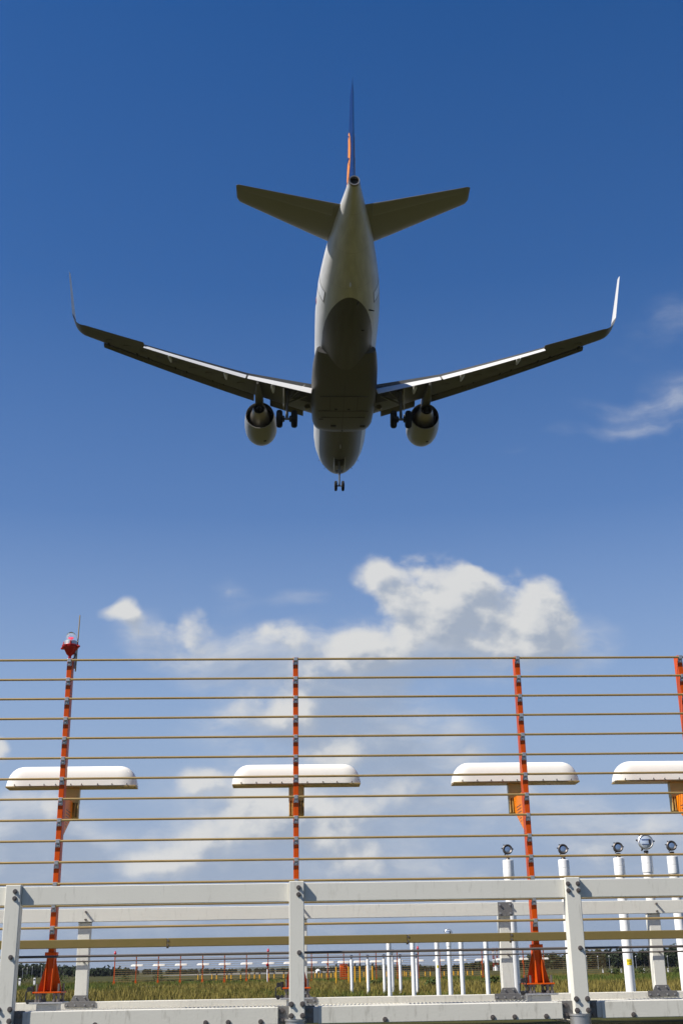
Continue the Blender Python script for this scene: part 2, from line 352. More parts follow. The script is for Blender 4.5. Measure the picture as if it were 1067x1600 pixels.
# ------------------------------------------------------------------ antenna platform (white painted aluminium frame on steel piles)
plat = thing('antenna_platform', AP(0, 0, -EYE), PSI, 'white painted aluminium platform frame with rails, posts and walkway carrying the orange masts', 'platform')
FPOST = [-2.446, .104, 2.641, 4.546]; RPOST = [-2.373, .190, 2.635, 4.459]
MAST = [-2.427, .118, 2.655, 4.546]
XL, XR = -6.2, 7.6
def Z(z): return z+EYE                       # platform-local heights
def bolt_on(parent, x, z, y, L=.018, r=.0125):
    return MB().cyl((x, y, Z(z)), (x, y-.006, Z(z)), r*1.7, r*1.7, 14).cyl((x, y-.006, Z(z)), (x, y-L, Z(z)), r, r*.95, 6).build('bolt', M['bolt'], parent)
fy0, fy1 = -1.965, -1.83                     # front post, front to back
for i, s in enumerate(FPOST):
    p = MB().box(s-.068, s+.068, fy0, fy1, Z(-.415), Z(.752)).build('front_post', M['white_alu'], plat, bevel=.006)
    two = [s+.018] if i in (0, 1) else [s-.045, s+.047]
    for bx in two:
        for bz in (.695, .635): bolt_on(p, bx, bz, fy0)
    bolt_on(p, s+.022, .137, fy0)
    for bx in (s-.05, s+.05):
        for bz in (-.29, -.385): bolt_on(p, bx, bz, fy0, .02, .014)
    pile = MB().rev((s-.01, -1.89, 0), (s-.01, -1.89, Z(-.42)), [(0, .092), (1, .092)], 32).rev((s-.01, -1.89, Z(-.43)), (s-.01, -1.89, Z(-.416)), [(0, .098), (1, .098)], 32).build('pile', M['galv'], plat, smooth=40)
def rail(name, x0, x1, y0, y1, z0, z1, mat='white_alu', bev=.005):
    return MB().box(x0, x1, y0, y1, Z(z0), Z(z1)).build(name, M[mat], plat, bevel=bev)
ep = [XL]+FPOST+[XR]
for a, b in zip(ep[:-1], ep[1:]):
    rail('front_rail', a+(.069 if a != XL else 0), b-(.069 if b != XR else 0), fy0+.05, fy0+.11, .576, .738)
rail('rear_rail', XL, XR, 1.712, 1.76, .560, .712)
# front edge beam in bays between the posts, joined by darker fish plates
ends = [XL]+FPOST+[XR]
for a, b in zip(ends[:-1], ends[1:]):
    x0 = a+(.115 if a != XL else 0)+(.075 if a in FPOST else 0); x1 = b-(.165 if b in FPOST else 0)
    be = MB().box(x0, x1, -1.90, -1.76, Z(-.456), Z(-.312)).build('front_beam', M['beam_white'], plat, bevel=.006)
    w = x1-x0
    for t in ((.18, .62) if w < 2 else (.27, .71, .80, .93)):
        bolt_on(be, x0+w*t, -.43, -1.90, .02, .013)
    if a in FPOST: MB().box(x0-.045, x0+.12, -1.885, -1.775, Z(-.45), Z(-.318)).build('beam_sleeve', M['galv'], plat, bevel=.003)
for s in FPOST:
    for xa, xb, bx in ((s-.20, s-.07, s-.13), (s+.07, s+.16, s+.115)):
        fp = MB().box(xa, xb, -1.872, -1.858, Z(-.452), Z(-.305)).build('fish_plate', M['dark_plate'], plat, bevel=.002)
        for bz in (-.345, -.42): bolt_on(fp, bx, bz, -1.872, .02, .014)
    MB().box(s-.06, s+.06, -1.756, 1.755, Z(-.50), Z(-.422)).build('cross_beam', M['beam_white'], plat, bevel=.005)
MB().box(XL, XR, 1.76, 1.90, Z(-.46), Z(-.316)).build('rear_beam', M['beam_white'], plat, bevel=.006)
for i, s in enumerate(RPOST):
    p = MB().box(s-.07, s+.07, 1.762, 1.90, Z(-.314), Z(.555 if i != 2 else .70)).build('rear_post', M['white_alu'], plat, bevel=.006)
    if i == 2:
        pl = MB().box(s-.085, s+.085, 1.701, 1.711, Z(.555), Z(.715)).build('splice_plate', M['dark_plate'], plat, bevel=.002)
        for bx in (s-.062, s+.062):
            for bz in (.585, .685): MB().cyl((bx, 1.701, Z(bz)), (bx, 1.683, Z(bz)), .013, .012, 6).build('bolt', M['galv'], pl)
    else:
        for bz in (.672, .585): MB().cyl((s+.02, 1.712, Z(bz)), (s+.02, 1.675, Z(bz)), .014, .012, 6).build('bolt', M['bolt'], p)
        MB().box(s-.074, s+.074, 1.758, 1.905, Z(.5555), Z(.562)).build('end_cap', M['dark_plate'], p)
    MB().cyl((s+.01, 1.762, Z(.125)), (s+.01, 1.735, Z(.125)), .012, .010, 6).build('bolt', M['bolt'], p)
    ft = MB().prism([(-.112, -.312), (.112, -.312), (.078, -.245), (-.078, -.245)], lambda a, b: (s+a, 1.756, Z(b)), lambda a, b: (s+a, 1.761, Z(b))).box(s-.175, s+.175, 1.748, 1.757, Z(-.372), Z(-.309)).build('foot_plate', M['dark_plate'], plat, bevel=.002)
    for bx in (-.15, -.055, .055, .145): MB().cyl((s+bx, 1.748, Z(-.348)), (s+bx, 1.736, Z(-.348)), .010, .009, 6).build('bolt', M['galv'], ft)
    for bx in (-.05, .05): MB().cyl((s+bx, 1.756, Z(-.268)), (s+bx, 1.743, Z(-.268)), .010, .009, 6).build('bolt', M['galv'], ft)
# guard cables at mid height of both railings
MB().cyl((XL, fy1+.02, Z(.139)), (XR, fy1+.02, Z(.139)), .011, .011, 10).build('guard_cable', M['cable'], plat, smooth=40)
MB().cyl((XL, 1.738, Z(.124)), (XR, 1.738, Z(.124)), .0085, .0085, 10).build('guard_cable', M['cable'], plat, smooth=40)
# walkway grating: bearing bars front to back
gb = MB(); x = XL
while x < XR:
    gb.box(x, x+.012, -1.755, 1.755, Z(-.42), Z(-.388)); x += .046
for y in np.linspace(-1.7, 1.7, 9): gb.box(XL, XR, y-.004, y+.004, Z(-.4205), Z(-.40))
gb.build('walkway_grating', M['beam_white'], plat)

# ------------------------------------------------------------------ masts of the reflector screen
ZF = -.19                                    # flange height relative to the eye
RODZ = [.443+.2196*k for k in range(14)]
def build_mast():
    t = thing('antenna_mast', (0, 0, 0))
    z0 = ZF
    zz = lambda z: z-z0                       # local: flange underside at 0
    MB().box(-.029, .029, 0, .135, zz(-.17), zz(3.325)).build('mast_post', M['orange'], t, bevel=.004)
    # tapered gusset base
    b = MB()
    b.prism([(-.125, -.175), (.125, -.175), (.036, .165), (-.036, .165)], lambda a, c: (a, .062, zz(c)), lambda a, c: (a, .072, zz(c)))
    for sx in (-1, 1):
        b.prism([(-.075, -.175), (.21, -.175), (.145, .165), (-.008, .165)], lambda a, c: (sx*.030, a, zz(c)), lambda a, c: (sx*.038, a, zz(c)))
    b.build('gusset_base', M['orange_bright'], t, bevel=.002)
    MB().box(-.145, .145, -.095, .235, zz(-.19), zz(-.176)).build('flange', M['orange_bright'], t, bevel=.003)
    for sx in (-.105, .075, .115, -.075):
        for sy in (-.065, .2):
            bo = MB().cyl((sx, sy, zz(-.275)), (sx, sy, zz(-.19)), .011, .011, 8).cyl((sx, sy, zz(-.215)), (sx, sy, zz(-.192)), .022, .022, 6).cyl((sx, sy, zz(-.274)), (sx, sy, zz(-.25)), .022, .022, 6)
            if abs(sx) > .1: bo.cyl((sx, sy, zz(-.19)), (sx, sy, zz(-.10)), .012, .012, 8)
            bo.build('anchor_bolt', M['bolt'], t, smooth=30)
    MB().box(-.17, .17, -.115, .255, zz(-.293), zz(-.276)).build('base_plate', M['galv'], t, bevel=.003)
    MB().box(-.103, .103, -.06, .20, zz(-.388), zz(-.294)).build('pedestal', M['galv'], t, bevel=.004)
    la = MB().tube([(-.19, -.06, zz(-.29)), (-.215, -.06, zz(-.26)), (-.215, -.06, zz(-.18)), (-.19, -.06, zz(-.155)), (-.14, -.06, zz(-.165))], .007, 8)
    la.cyl((-.185, -.07, zz(-.15)), (-.185, -.03, zz(-.15)), .024, .024, 10).cyl((-.19, -.07, zz(-.27)), (-.19, -.03, zz(-.27)), .022, .022, 10).cyl((-.15, -.07, zz(-.265)), (-.15, -.02, zz(-.265)), .018, .018, 10).cyl((-.145, -.06, zz(-.20)), (-.15, -.06, zz(-.12)), .012, .02, 10)
    la.build('hinge_latch', M['black'], t, smooth=40)
    MB().box(-.06, .062, -.012, .10, zz(.165), zz(.205)).build('beam_seat', M['orange'], t, bevel=.003)
    for z in RODZ:                             # saddle clamps holding the rods
        c = MB().box(-.024, .024, -.010, -.001, zz(z-.062), zz(z+.020)).box(-.020, .020, -.030, -.010, zz(z-.020), zz(z-.014))
        c.box(-.020, .020, -.040, -.034, zz(z-.022), zz(z+.018)).cyl((0, -.008, zz(z-.044)), (0, -.022, zz(z-.044)), .016, .010, 12)
        c.build('rod_clamp', M['galv'], t, bevel=.002)
    # bracket arm reaching back to the antenna
    a = MB()
    prof = [(.135, 1.40), (.60, 1.64), (.60, 1.80), (.135, 1.80)]
    for sx in (-1, 1):
        a.prism(prof, lambda p, c: (sx*.024, p, zz(c)), lambda p, c: (sx*.029, p, zz(c)))
    a.prism([(.135, 1.40), (.60, 1.64), (.60, 1.648), (.135, 1.408)], lambda p, c: (-.029, p, zz(c)), lambda p, c: (.029, p, zz(c)))
    a.prism([(.135, 1.80), (.60, 1.80), (.60, 1.806), (.135, 1.806)], lambda p, c: (-.029, p, zz(c)), lambda p, c: (.029, p, zz(c)))
    a.box(-.0285, .0285, .585, .60, zz(1.65), zz(1.80))
    arm = a.build('bracket_arm', M['orange_arm_lit'], t, bevel=.002)
    sl_ = MB()
    for k in range(6):
        for sx in (-1, 1): sl_.box(sx*.0293-.0008, sx*.0293+.0008, .20, .26+.045*k, zz(1.50+.035*k), zz(1.508+.035*k))
    sl_.build('vent_slots', M['black'], arm)
    return t
def build_antenna():
    t = thing('dipole_antenna', (0, 0, 0))   # local origin at the foot of the mounting column; y = 0 at the column's centre
    zb = 1.635; L_ = .735; H_ = .225
    zz = lambda z: z-zb
    rings = []
    ts = [-1, -.985, -.95, -.9, -.83, -.75, -.66, -.56, -.45, -.34, -.22, -.1, 0]
    xs = [-L_+(.215*(1+tt)) for tt in ts]; xs = xs + [-v for v in reversed(xs)]
    for x in xs:
        q = max(0, (abs(x)-(L_-.215))/.215); h = max(.02, H_*max(0, 1-q**2.4)**.5); w = .125*(1-.45*q**2.6)
        ring = []
        for k in range(25):
            a_ = pi*k/24; cx = cos(a_); sx = sin(a_)
            ring.append((x, -w*math.copysign(abs(cx)**.48, cx), zz(1.985)+h*abs(sx)**.78))
        rings.append(ring)
    rad = MB().loft(rings).build('radome', M['radome'], t, smooth=85)
    MB().box(-L_+.005, L_-.005, -.118, .118, zz(1.968), zz(1.984)).build('ground_plate', M['zinc'], t, bevel=.002)
    sc = MB()
    for x in (-.63, -.46, -.30, -.17 , .0, .12, .30, .46, .63):
        sc.cyl((x, -.118, zz(1.992)), (x+.003, -.138, zz(2.0)), .006, .006, 6)
    sc.build('radome_screws', M['bolt'], t)
    MB().box(-.088, .088, -.05, .05, zz(1.80), zz(1.967)).box(-.085, .085, .0, .05, zz(1.635), zz(1.80)).build('mounting_column', M['khaki'], t, bevel=.003)
    ch = MB()
    for x in (-.085, .045):
        ch.box(x, x+.012, -.05, 0, zz(1.64), zz(1.80)).box(x+.03, x+.042, -.05, 0, zz(1.64), zz(1.80)).box(x, x+.042, -.012, -.002, zz(1.64), zz(1.80))
    ch.build('mounting_channels', M['khaki'], t, bevel=.002)
    return t
MAST_LABELS = ['orange mast carrying the red obstruction lamp at its top, leftmost of the screen', 'orange mast right behind the middle white platform post', 'orange mast beside the white rear post with the dark splice plate, third of the screen', 'orange mast cut by the right edge of the photo, only its top and arm seen']
ANT_LABELS = ['cream radome antenna behind the orange mast that carries the red lamp', 'cream radome antenna centred behind the orange mast at the middle white post', 'cream radome antenna above the row of white lamp poles, third from the left', 'cream radome antenna cut off by the right edge of the photo']
mast0 = build_mast(); ant0 = build_antenna()
ANTX = [-2.422, .129, 2.66, 4.55]
for i, s in enumerate(MAST):
    o = mast0 if i == 0 else copy_tree(mast0)
    o.location = AP(s, 0, ZF); o.rotation_euler = (0, 0, PSI)
    tag(o, MAST_LABELS[i], 'antenna mast', 'orange masts of the near reflector screen')
    a = ant0 if i == 0 else copy_tree(ant0)
    a.location = AP(ANTX[i], .655, 1.635); a.rotation_euler = (0, 0, PSI)
    tag(a, ANT_LABELS[i], 'antenna', 'cream antennas on the near screen')
ORD = ['lowest', 'second from the bottom', 'third from the bottom', 'fourth from the bottom', 'fifth from the bottom', 'sixth from the bottom', 'seventh from the bottom', 'seventh from the top', 'sixth from the top', 'fifth from the top', 'fourth from the top', 'third from the top', 'second from the top', 'topmost']
rod0 = None
for k, z in enumerate(RODZ):
    if rod0 is None:
        rod0 = MB().cyl((XL, 0, 0), (XR, 0, 0), .0125, .0125, 12).build('reflector_rod', M['zinc'], smooth=40); o = rod0
    else:
        o = rod0.copy(); C.objects.link(o)
    o.location = AP(0, -.024, z); o.rotation_euler = (random.uniform(-.0006, .0006), random.uniform(-.0008, .0008), PSI)
    tag(o, 'thin brass coloured rod across the orange masts, %s of the near screen' % ORD[k], 'rod', 'rods of the near reflector screen')
sb = thing('screen_beam', AP(0, -.055, .28), PSI, 'thick square yellow zinc beam running across the foot of the orange masts', 'beam')
jx = [XL, -1.22, 1.28, 2.37, 5.1, XR]
for a, b in zip(jx[:-1], jx[1:]):
    MB().box(a+.002, b-.002, -.045, .045, -.0425, .0425).build('beam_length', M['zinc_beam'], sb, bevel=.006)
for x in jx[1:-1]:
    MB().box(x-.012, x+.012, -.040, .040, -.038, .038).cyl((x+.006, -.05, .02), (x+.006, -.04, .02), .012, .012, 6).cyl((x+.004, -.05, -.025), (x+.004, -.04, -.025), .012, .012, 6).cyl((x, 0, -.056), (x, 0, -.04), .013, .013, 6).build('beam_joint', M['bolt'], sb)

# obstruction lamp and lightning rod on the first mast
ob = thing('obstruction_light', AP(-2.44, .06, 3.325), PSI, 'red cast obstruction lamp with clear glass dome on top of the leftmost orange mast', 'warning lamp')
MB().rev((0, 0, 0), (0, 0, .175), [(0, .016), (.25, .018), (.36, .040), (.70, .070), (.80, .094), (.92, .096), (1, .072)], 28).build('housing', M['red'], ob, smooth=40)
for k in range(4):
    a = pi/4+k*pi/2+.35
    MB().rev((.07*cos(a), .07*sin(a), .148), (.125*cos(a), .125*sin(a), .142), [(0, .024), (.7, .016), (1, .010)], 10).build('lug', M['red'], ob, smooth=40)
    MB().cyl((.076*cos(a+.6), .076*sin(a+.6), .15), (.072*cos(a+.6), .072*sin(a+.6), .205), .016, .010, 10).build('clamp', M['red'], ob, smooth=40)
MB().rev((0, 0, .165), (0, 0, .215), [(0, .070), (.15, .076), (.8, .075), (1, .066)], 28).build('collar', M['galv'], ob, smooth=40)
MB().rev((0, 0, .20), (0, 0, .325), [(0, .062), (.35, .062), (.6, .057), (.8, .044), (.93, .025), (1, .004)], 28).build('glass_dome', M['glass'], ob, smooth=60)
MB().rev((0, 0, .20), (0, 0, .258), [(0, .010), (.7, .010), (.72, .026), (1, .026)], 16).build('lamp', M['red_glow'], ob, smooth=40)
MB().tube([(.02, .02, .01), (.05, .03, .03), (.06, .03, .07), (.03, .02, .10)], .006, 8).build('supply_cable', M['black'], ob, smooth=60)
lr = thing('lightning_rod', AP(-2.375, .11, 3.20), PSI, 'thin bare lightning rod clamped beside the red lamp on the leftmost mast', 'lightning rod')
MB().cyl((0, 0, 0), (.012, .0, .66), .0075, .006, 8).build('rod', M['zinc'], lr, smooth=40)
MB().box(-.028, -.004, -.02, .0, .03, .30).box(-.036, .008, -.012, .012, .05, .065).box(-.036, .008, -.012, .012, .20, .215).build('holder', M['galv'], lr, bevel=.002)

# ------------------------------------------------------------------ approach lights on white poles
def lamp_parts(t, z, r=.075, tilt=.12):
    MB().cyl((0, 0, z), (0, 0, z+.03), .045, .03, 14).cyl((0, 0, z+.03), (0, 0, z+.075), .018, .018, 10).cyl((-.035, 0, z+.055), (.035, 0, z+.055), .02, .02, 10).build('lamp_stem', M['lamp_metal'], t, smooth=40)
    c = Vector((0, .01, z+.085+r)); d = Vector((0, -cos(tilt), sin(tilt)))
    big = r > .1
    hd = MB().rev(c+d*.05, c-d*.12, [(0, r*1.05), (.10, r*1.08), (.16, r*.98), (.6, r*.86), (.85, r*.55), (1, r*.2)], 28)
    lh = hd.build('lamp_head', M['lamp_metal'], t, smooth=40)
    for a in (.1, 2.2, 2.9, 4.2):
        MB().cyl(c+d*.02+Vector((r*1.0*cos(a), 0, r*1.0*sin(a))), c+d*.02+Vector((r*1.34*cos(a), 0, r*1.34*sin(a))), r*.16, r*.10, 8).build('clip', M['lamp_metal'], lh, smooth=40)
    MB().rev(c+d*.046, c+d*.064, [(0, r*1.09), (.3, r*1.09), (1, r*(.95 if big else .9))], 32, False).rev(c+d*.064, c+d*.052, [(0, r*(.95 if big else .9)), (1, r*(.86 if big else .62))], 32, False).build('front_ring', M['galv' if big else 'lamp_metal'], lh, smooth=40)
    le = MB().rev(c+d*.0505, c+d*.056, [(0, r*(.90 if big else .66)), (1, r*(.86 if big else .4))], 28).build('lens', M['lens_big' if big else 'lens'], lh, smooth=60)
    if big:
        q = c+d*.058; x_ = Vector((1, 0, 0)); u_ = x_.cross(d)*-1
        for k, (a0, a1, h0, h1) in enumerate(((-.62, .5, .30, .36), (-.62, .5, -.36, -.30), (.42, .70, -.40, .34))):
            pts = [q+x_*(r*a0)+u_*(r*h0), q+x_*(r*a1)+u_*(r*h0), q+x_*(r*a1)+u_*(r*h1), q+x_*(r*a0)+u_*(r*h1)]
            MB().loft([pts, [p+d*.006 for p in pts]]).build('lens_bar', M['lamp_blue' if k < 2 else 'black'], le)
def white_pole(h, big=False, sticker=False, rp=.078, lampr=.075):
    t = thing('approach_light', (0, 0, 0))
    MB().cyl((0, 0, -.1), (0, 0, h-.06), rp, rp, 28).build('pole', M['pipe'], t, smooth=40)
    MB().rev((0, 0, h-.27), (0, 0, h), [(0, rp+.008), (.05, rp+.010), (.48, rp+.010), (.5, rp+.005), (.52, rp+.010), (.97, rp+.010), (1, rp+.004)], 28).build('collar', M['pipe'], t, smooth=30)
    lamp_parts(t, h, .115 if big else lampr)
    if sticker:
        st = MB()
        zc = sticker; n = 10; rr = rp+.002
        ring = [[(rr*sin(-.15+1.1*(k/n-.35)), -rr*cos(-.15+1.1*(k/n-.35)), zc+dz) for k in range(n+1)] for dz in (-.045, .045)]
        st.loft(ring, False, False, closed=False); s_ = st.build('sticker', M['sign_yellow'], t)
        ln = MB()
        for dz, w0, w1 in ((.016, .12, .80), (-.02, .42, .80)):
            k0 = 8
            for q in range(k0):
                if q % 4 == 3: continue
                u0 = w0+(w1-w0)*q/k0; u1 = w0+(w1-w0)*(q+.75)/k0
                P_ = lambda u, d: ((rr+.001)*sin(-.15+1.1*(u-.35)), -(rr+.001)*cos(-.15+1.1*(u-.35)), zc+dz+d)
                ln.add([P_(u0, -.008), P_(u1, -.008), P_(u1, .008), P_(u0, .008)], [(0, 1, 2, 3)])
        ln.build('sticker_print', M['black'], s_)
    return t
NEAR = [(2.60, 1.60, 0, 0), (3.50, 1.59, 0, 0), (4.395, 1.605, 0, 1), (4.85, 1.64, 1, 0), (5.265, 1.615, 0, 0)]
NL = ['white lamp pole partly behind the rear post with the dark splice plate', 'white lamp pole largely hidden behind the front post at right', 'tall white lamp pole wearing a yellow sticker low down', 'white pole topped by the largest round lamp of the near row', 'white lamp pole at the right edge of the photo']
for i, (x, zt, big, stk) in enumerate(NEAR):
    t = white_pole(zt+EYE, big, (0.02+EYE) if stk else False); t.location = (x, 20.4, 0)
    tag(t, NL[i], 'approach light', 'white approach lamp poles of the nearest row')
mid0 = white_pole(EYE+.86); midb = white_pole(EYE+.95, True)
mids = white_pole(EYE+.86, False, EYE+.0)
MIDX = [1.44, 2.30, 3.18, 3.61, 4.05, 4.95]
ML = ['white pole of the second row, leftmost, in front of the thin far lamp poles', 'white pole of the second row, second from its left end', 'white pole of the second row with a yellow sticker', 'white pole of the second row with the larger lamp peeping over the beam', 'white pole of the second row just right of its larger centre lamp', 'white pole of the second row, rightmost, beside the rear post']
for i, x in enumerate(MIDX):
    t = {2: mids, 3: midb}.get(i) or (mid0 if i == 0 else copy_tree(mid0))
    t.location = (x, 46.6, 0); tag(t, ML[i], 'approach light', 'white approach lamp poles of the second row')
far0 = white_pole(EYE+.42); farb = white_pole(EYE+.60, True); fars = white_pole(EYE+.43, False, EYE+.24)
FL = ['thin white lamp pole just right of the orange cabinet', 'thin white lamp pole, second of the third row from the cabinet', 'thin white lamp pole of the third row with a small yellow sticker', 'thin white pole of the third row nearly hidden behind a thicker pole', 'thin white lamp pole between the two leftmost thick poles', 'thin white lamp pole close behind the second thick pole']
for i, x in enumerate([.12, .99, 1.86, 2.30, 2.72, 3.60]):
    t = {2: fars, 3: farb}.get(i) or (far0 if i == 0 else copy_tree(far0))
    t.location = (x, 69.3, 0); tag(t, FL[i], 'approach light', 'white approach lamp poles of the third row')
def yellow_pole(h, r, lr_=.09):
    t = thing('runway_light', (0, 0, 0))
    MB().cyl((0, 0, -.1), (0, 0, h), r, r, 12).build('pole', M['yellow'], t, smooth=40)
    MB().rev((0, 0, h), (0, 0, h+.26), [(0, .05), (.3, .05), (.35, lr_), (.8, lr_), (1, lr_*.5)], 12).build('lamp', M['lamp_metal'], t, smooth=40)
    return t
y0 = yellow_pole(1.55, .055)
YL = ['tall yellow light pole standing left of the orange cabinet', 'tall yellow light pole at the right side of the orange cabinet', 'tall yellow light pole close behind the first thin white pole', 'tall yellow light pole in front of a far orange mast', 'tall yellow light pole close left of the second thin white pole', 'tall yellow light pole right of the second thin white pole']
for i, x in enumerate([-1.06, -.06, .45, .85, 1.37, 1.86]):
    t = y0 if i == 0 else copy_tree(y0); t.location = (x, 104.5, 0); tag(t, YL[i], 'runway light', 'tall yellow light poles in front of the far screen')
s0 = yellow_pole(.82, .085, .13)
SMALL = [(-23.9, 205), (-20.2, 178), (-21.7, 205), (-18.2, 178), (-16.8, 178), (-16.2, 178), (-14.9, 178), (-15.8, 205), (-13.0, 178), (-12.3, 178), (-12.7, 205), (-10.3, 178), (-9.0, 178), (-5.4, 205), (-4.8, 205), (-3.8, 178), (-3.1, 178), (-2.5, 178), (-2.3, 205), (-1.2, 178), (2.3, 205), (5.9, 205), (6.6, 178), (8.3, 205), (8.7, 205), (7.8, 178), (8.4, 178), (10.4, 178), (11.1, 178), (13.0, 178), (14.3, 178), (14.9, 178), (16.2, 178), (16.9, 178), (18.1, 178)]
for i, (x, y) in enumerate(SMALL):
    t = s0 if i == 0 else copy_tree(s0); t.location = (x, y, 0)
    tag(t, 'short yellow runway light in the long line beyond the far screen', 'runway light', 'short yellow lights in a line across the field')

# ------------------------------------------------------------------ the far screen with the same antennas
FARX = [-26.96, -24.5, -21.98, -19.45, -16.9, -14.39, -11.87, -9.38, -6.88, -4.37, -2.48, -.64, 1.22, 3.11, 5.57, 8.02, 10.54, 13.02, 15.49, 17.9, 20.31, 22.72]
def far_y(x): return 150+.05*x
def build_far_mast():
    t = thing('far_antenna_mast', (0, 0, 0))
    MB().box(-.05, .05, -.07, .07, .55, 3.28).build('mast_post', M['orange'], t)
    MB().prism([(-.17, 0), (.17, 0), (.17, .12), (.05, .56), (-.05, .56), (-.17, .12)], lambda a, b: (a, -.1, b), lambda a, b: (a, .1, b)).build('gusset_base', M['orange'], t)
    return t
def build_far_antenna():
    t = thing('far_dipole_antenna', (0, 0, 0))
    r = []
    for x, s_ in ((-.74, .35), (-.71, .75), (-.6, 1), (.6, 1), (.71, .75), (.74, .35)):
        r.append([(x, .12*cos(a)*s_, .0+.20*s_*max(0, sin(a))) for a in np.linspace(0, pi, 9)])
    MB().loft(r).build('radome', M['radome'], t, smooth=50)
    MB().box(-.07, .07, -.06, .06, -.34, -.005).prism([(-.06, -.34), (-.66, -.5), (-.66, -.2), (-.06, -.1)], lambda a, b: (-.04, a, b), lambda a, b: (.04, a, b)).build('mount', M['orange'], t)
    return t
fm = build_far_mast(); fa = build_far_antenna()
fb = None
for i, x in enumerate(FARX):
    beac = i in (0, 7, 15)
    t = fm if i == 0 else copy_tree(fm); t.location = (x, far_y(x), 0)
    lab = 'small red mast of the far antenna screen without any beacon on top'
    if i == 0: lab = 'far red mast with a red beacon, leftmost end of the far screen'
    if i == 7: lab = 'far red mast with a red beacon just left of the middle white post'
    if i == 15: lab = 'far red mast with a red beacon among the thick white poles'
    tag(t, lab, 'antenna mast', 'red masts of the far antenna screen')
    if beac:
        if fb is None:
            fb = thing('far_beacon', (0, 0, 0))
            MB().rev((0, 0, 0), (0, 0, .42), [(0, .05), (.3, .15), (.5, .15), (.6, .11), (.9, .10), (1, .03)], 12).build('lamp_dome', emit_mat('far_beacon_red', (.45, .03, .05), .03), fb, smooth=50)
            MB().cyl((.09, .05, -.5), (.09, .05, 1.0), .015, .012, 6).build('spike', M['galv'], fb); k = fb
        else: k = copy_tree(fb)
        k.location = (x, far_y(x), 3.28); tag(k, {0: 'tiny red beacon on the leftmost far mast', 7: 'tiny red beacon on the far mast left of the middle white post', 15: 'tiny red beacon on the far mast among the thick white poles'}[i], 'warning lamp', 'beacons on the far screen')
    if i > 0:
        a = fa if i == 1 else copy_tree(fa); a.location = (x, far_y(x)+.75, 2.02)
        if i == 1: lab = 'small white far antenna at the left end of the far row'
        else: lab = 'small white antenna in the far row behind its red mast'
        tag(a, lab, 'antenna', 'white antennas of the far screen')
fr = None
for k in range(13):
    if fr is None: fr = MB().cyl((FARX[0], far_y(FARX[0])-.1, 0), (30, far_y(30)-.1, 0), .018, .018, 6).build('far_reflector_rod', M['zinc'], smooth=40); o = fr
    else: o = fr.copy(); C.objects.link(o)
    o.location = (0, 0, .62+.2196*k)
    tag(o, 'hair thin rod of the far antenna screen, %s of the far rods' % (ORD[k] if k < 7 else ORD[k+1]), 'rod', 'rods of the far antenna screen')
o = MB().box(FARX[0], 30, 149.7-.04, 149.7+.04, .36, .46).build('far_screen_beam', M['zinc_beam']); tag(o, 'pale zinc beam low along the far antenna screen', 'beam')

# ------------------------------------------------------------------ cabinet, monitors, distant structures
cb = thing('equipment_cabinet', (-.66, 150.9, 0), 0.12, 'orange equipment cabinet standing in the grass by the far screen', 'cabinet')
MB().box(-.42, .42, -.35, .35, .1, 1.82).build('body', M['cabinet_orange'], cb, bevel=.02)
MB().box(-.47, .47, -.42, .40, 1.821, 1.88).build('roof', M['orange'], cb, bevel=.01)
d_ = MB().box(-.36, .36, -.375, -.352, .2, 1.72).build('door', M['cabinet_orange'], cb, bevel=.005)
MB().box(.24, .30, -.40, -.376, .9, 1.1).build('handle', M['black'], d_)
MB().box(-.40, .40, -.33, .33, -.1, .099).build('plinth', M['dark_plate'], cb)
mo = thing('monitor_pole', (-8.35, 132, 0), 0, 'thin white monitor pole with red ball and thin boom left of the middle post', 'monitor antenna')
MB().cyl((0, 0, -.1), (0, 0, 1.45), .055, .055, 12).build('pole', M['pipe'], mo, smooth=40)
MB().cyl((0, 0, 1.45), (0, 0, 1.75), .03, .03, 8).cyl((-1.0, .3, 1.12), (.8, -.3, 1.12), .022, .022, 6).cyl((-.7, .2, .95), (-.7, .2, 1.3), .012, .012, 6).cyl((.5, -.2, .95), (.5, -.2, 1.3), .012, .012, 6).build('boom', M['black'], mo, smooth=40)
MB().rev((0, 0, 1.72), (0, 0, 2.02), [(0, .05), (.2, .12), (.5, .15), (.8, .12), (1, .03)], 14).build('ball', M['red'], mo, smooth=60)
dm = thing('white_dome', (-10.4, 430, 0), 0, 'small white dome shelter far off beside the middle post', 'dome')
MB().rev((0, 0, 0), (0, 0, 1.35), [(0, .95), (.35, 1.0), (.65, .85), (.88, .5), (1, .08)], 20).build('shell', M['white'], dm, smooth=60)
MB().box(-.3, .3, -1.06, -.95, .0, .7).build('door', M['black'], dm)
mm = thing('monitor_mast', (-7.3, 430, 0), 0, 'pale monitor mast with platform far off right of the white dome', 'mast')
MB().cyl((0, 0, 0), (0, 0, 2.6), .14, .11, 10).build('mast_post', M['galv'], mm, smooth=40)
MB().box(-.75, .75, -.3, .3, 1.75, 1.95).build('crossarm', M['white'], mm)
MB().rev((0, 0, 2.6), (0, 0, 3.2), [(0, .1), (.4, .3), (.8, .3), (1, .05)], 10).build('beacon', M['red'], mm)
lm = thing('lattice_mast', (45.2, 400, 0), 0.3, 'red and white lattice mast with two legs far off by the wood', 'mast')
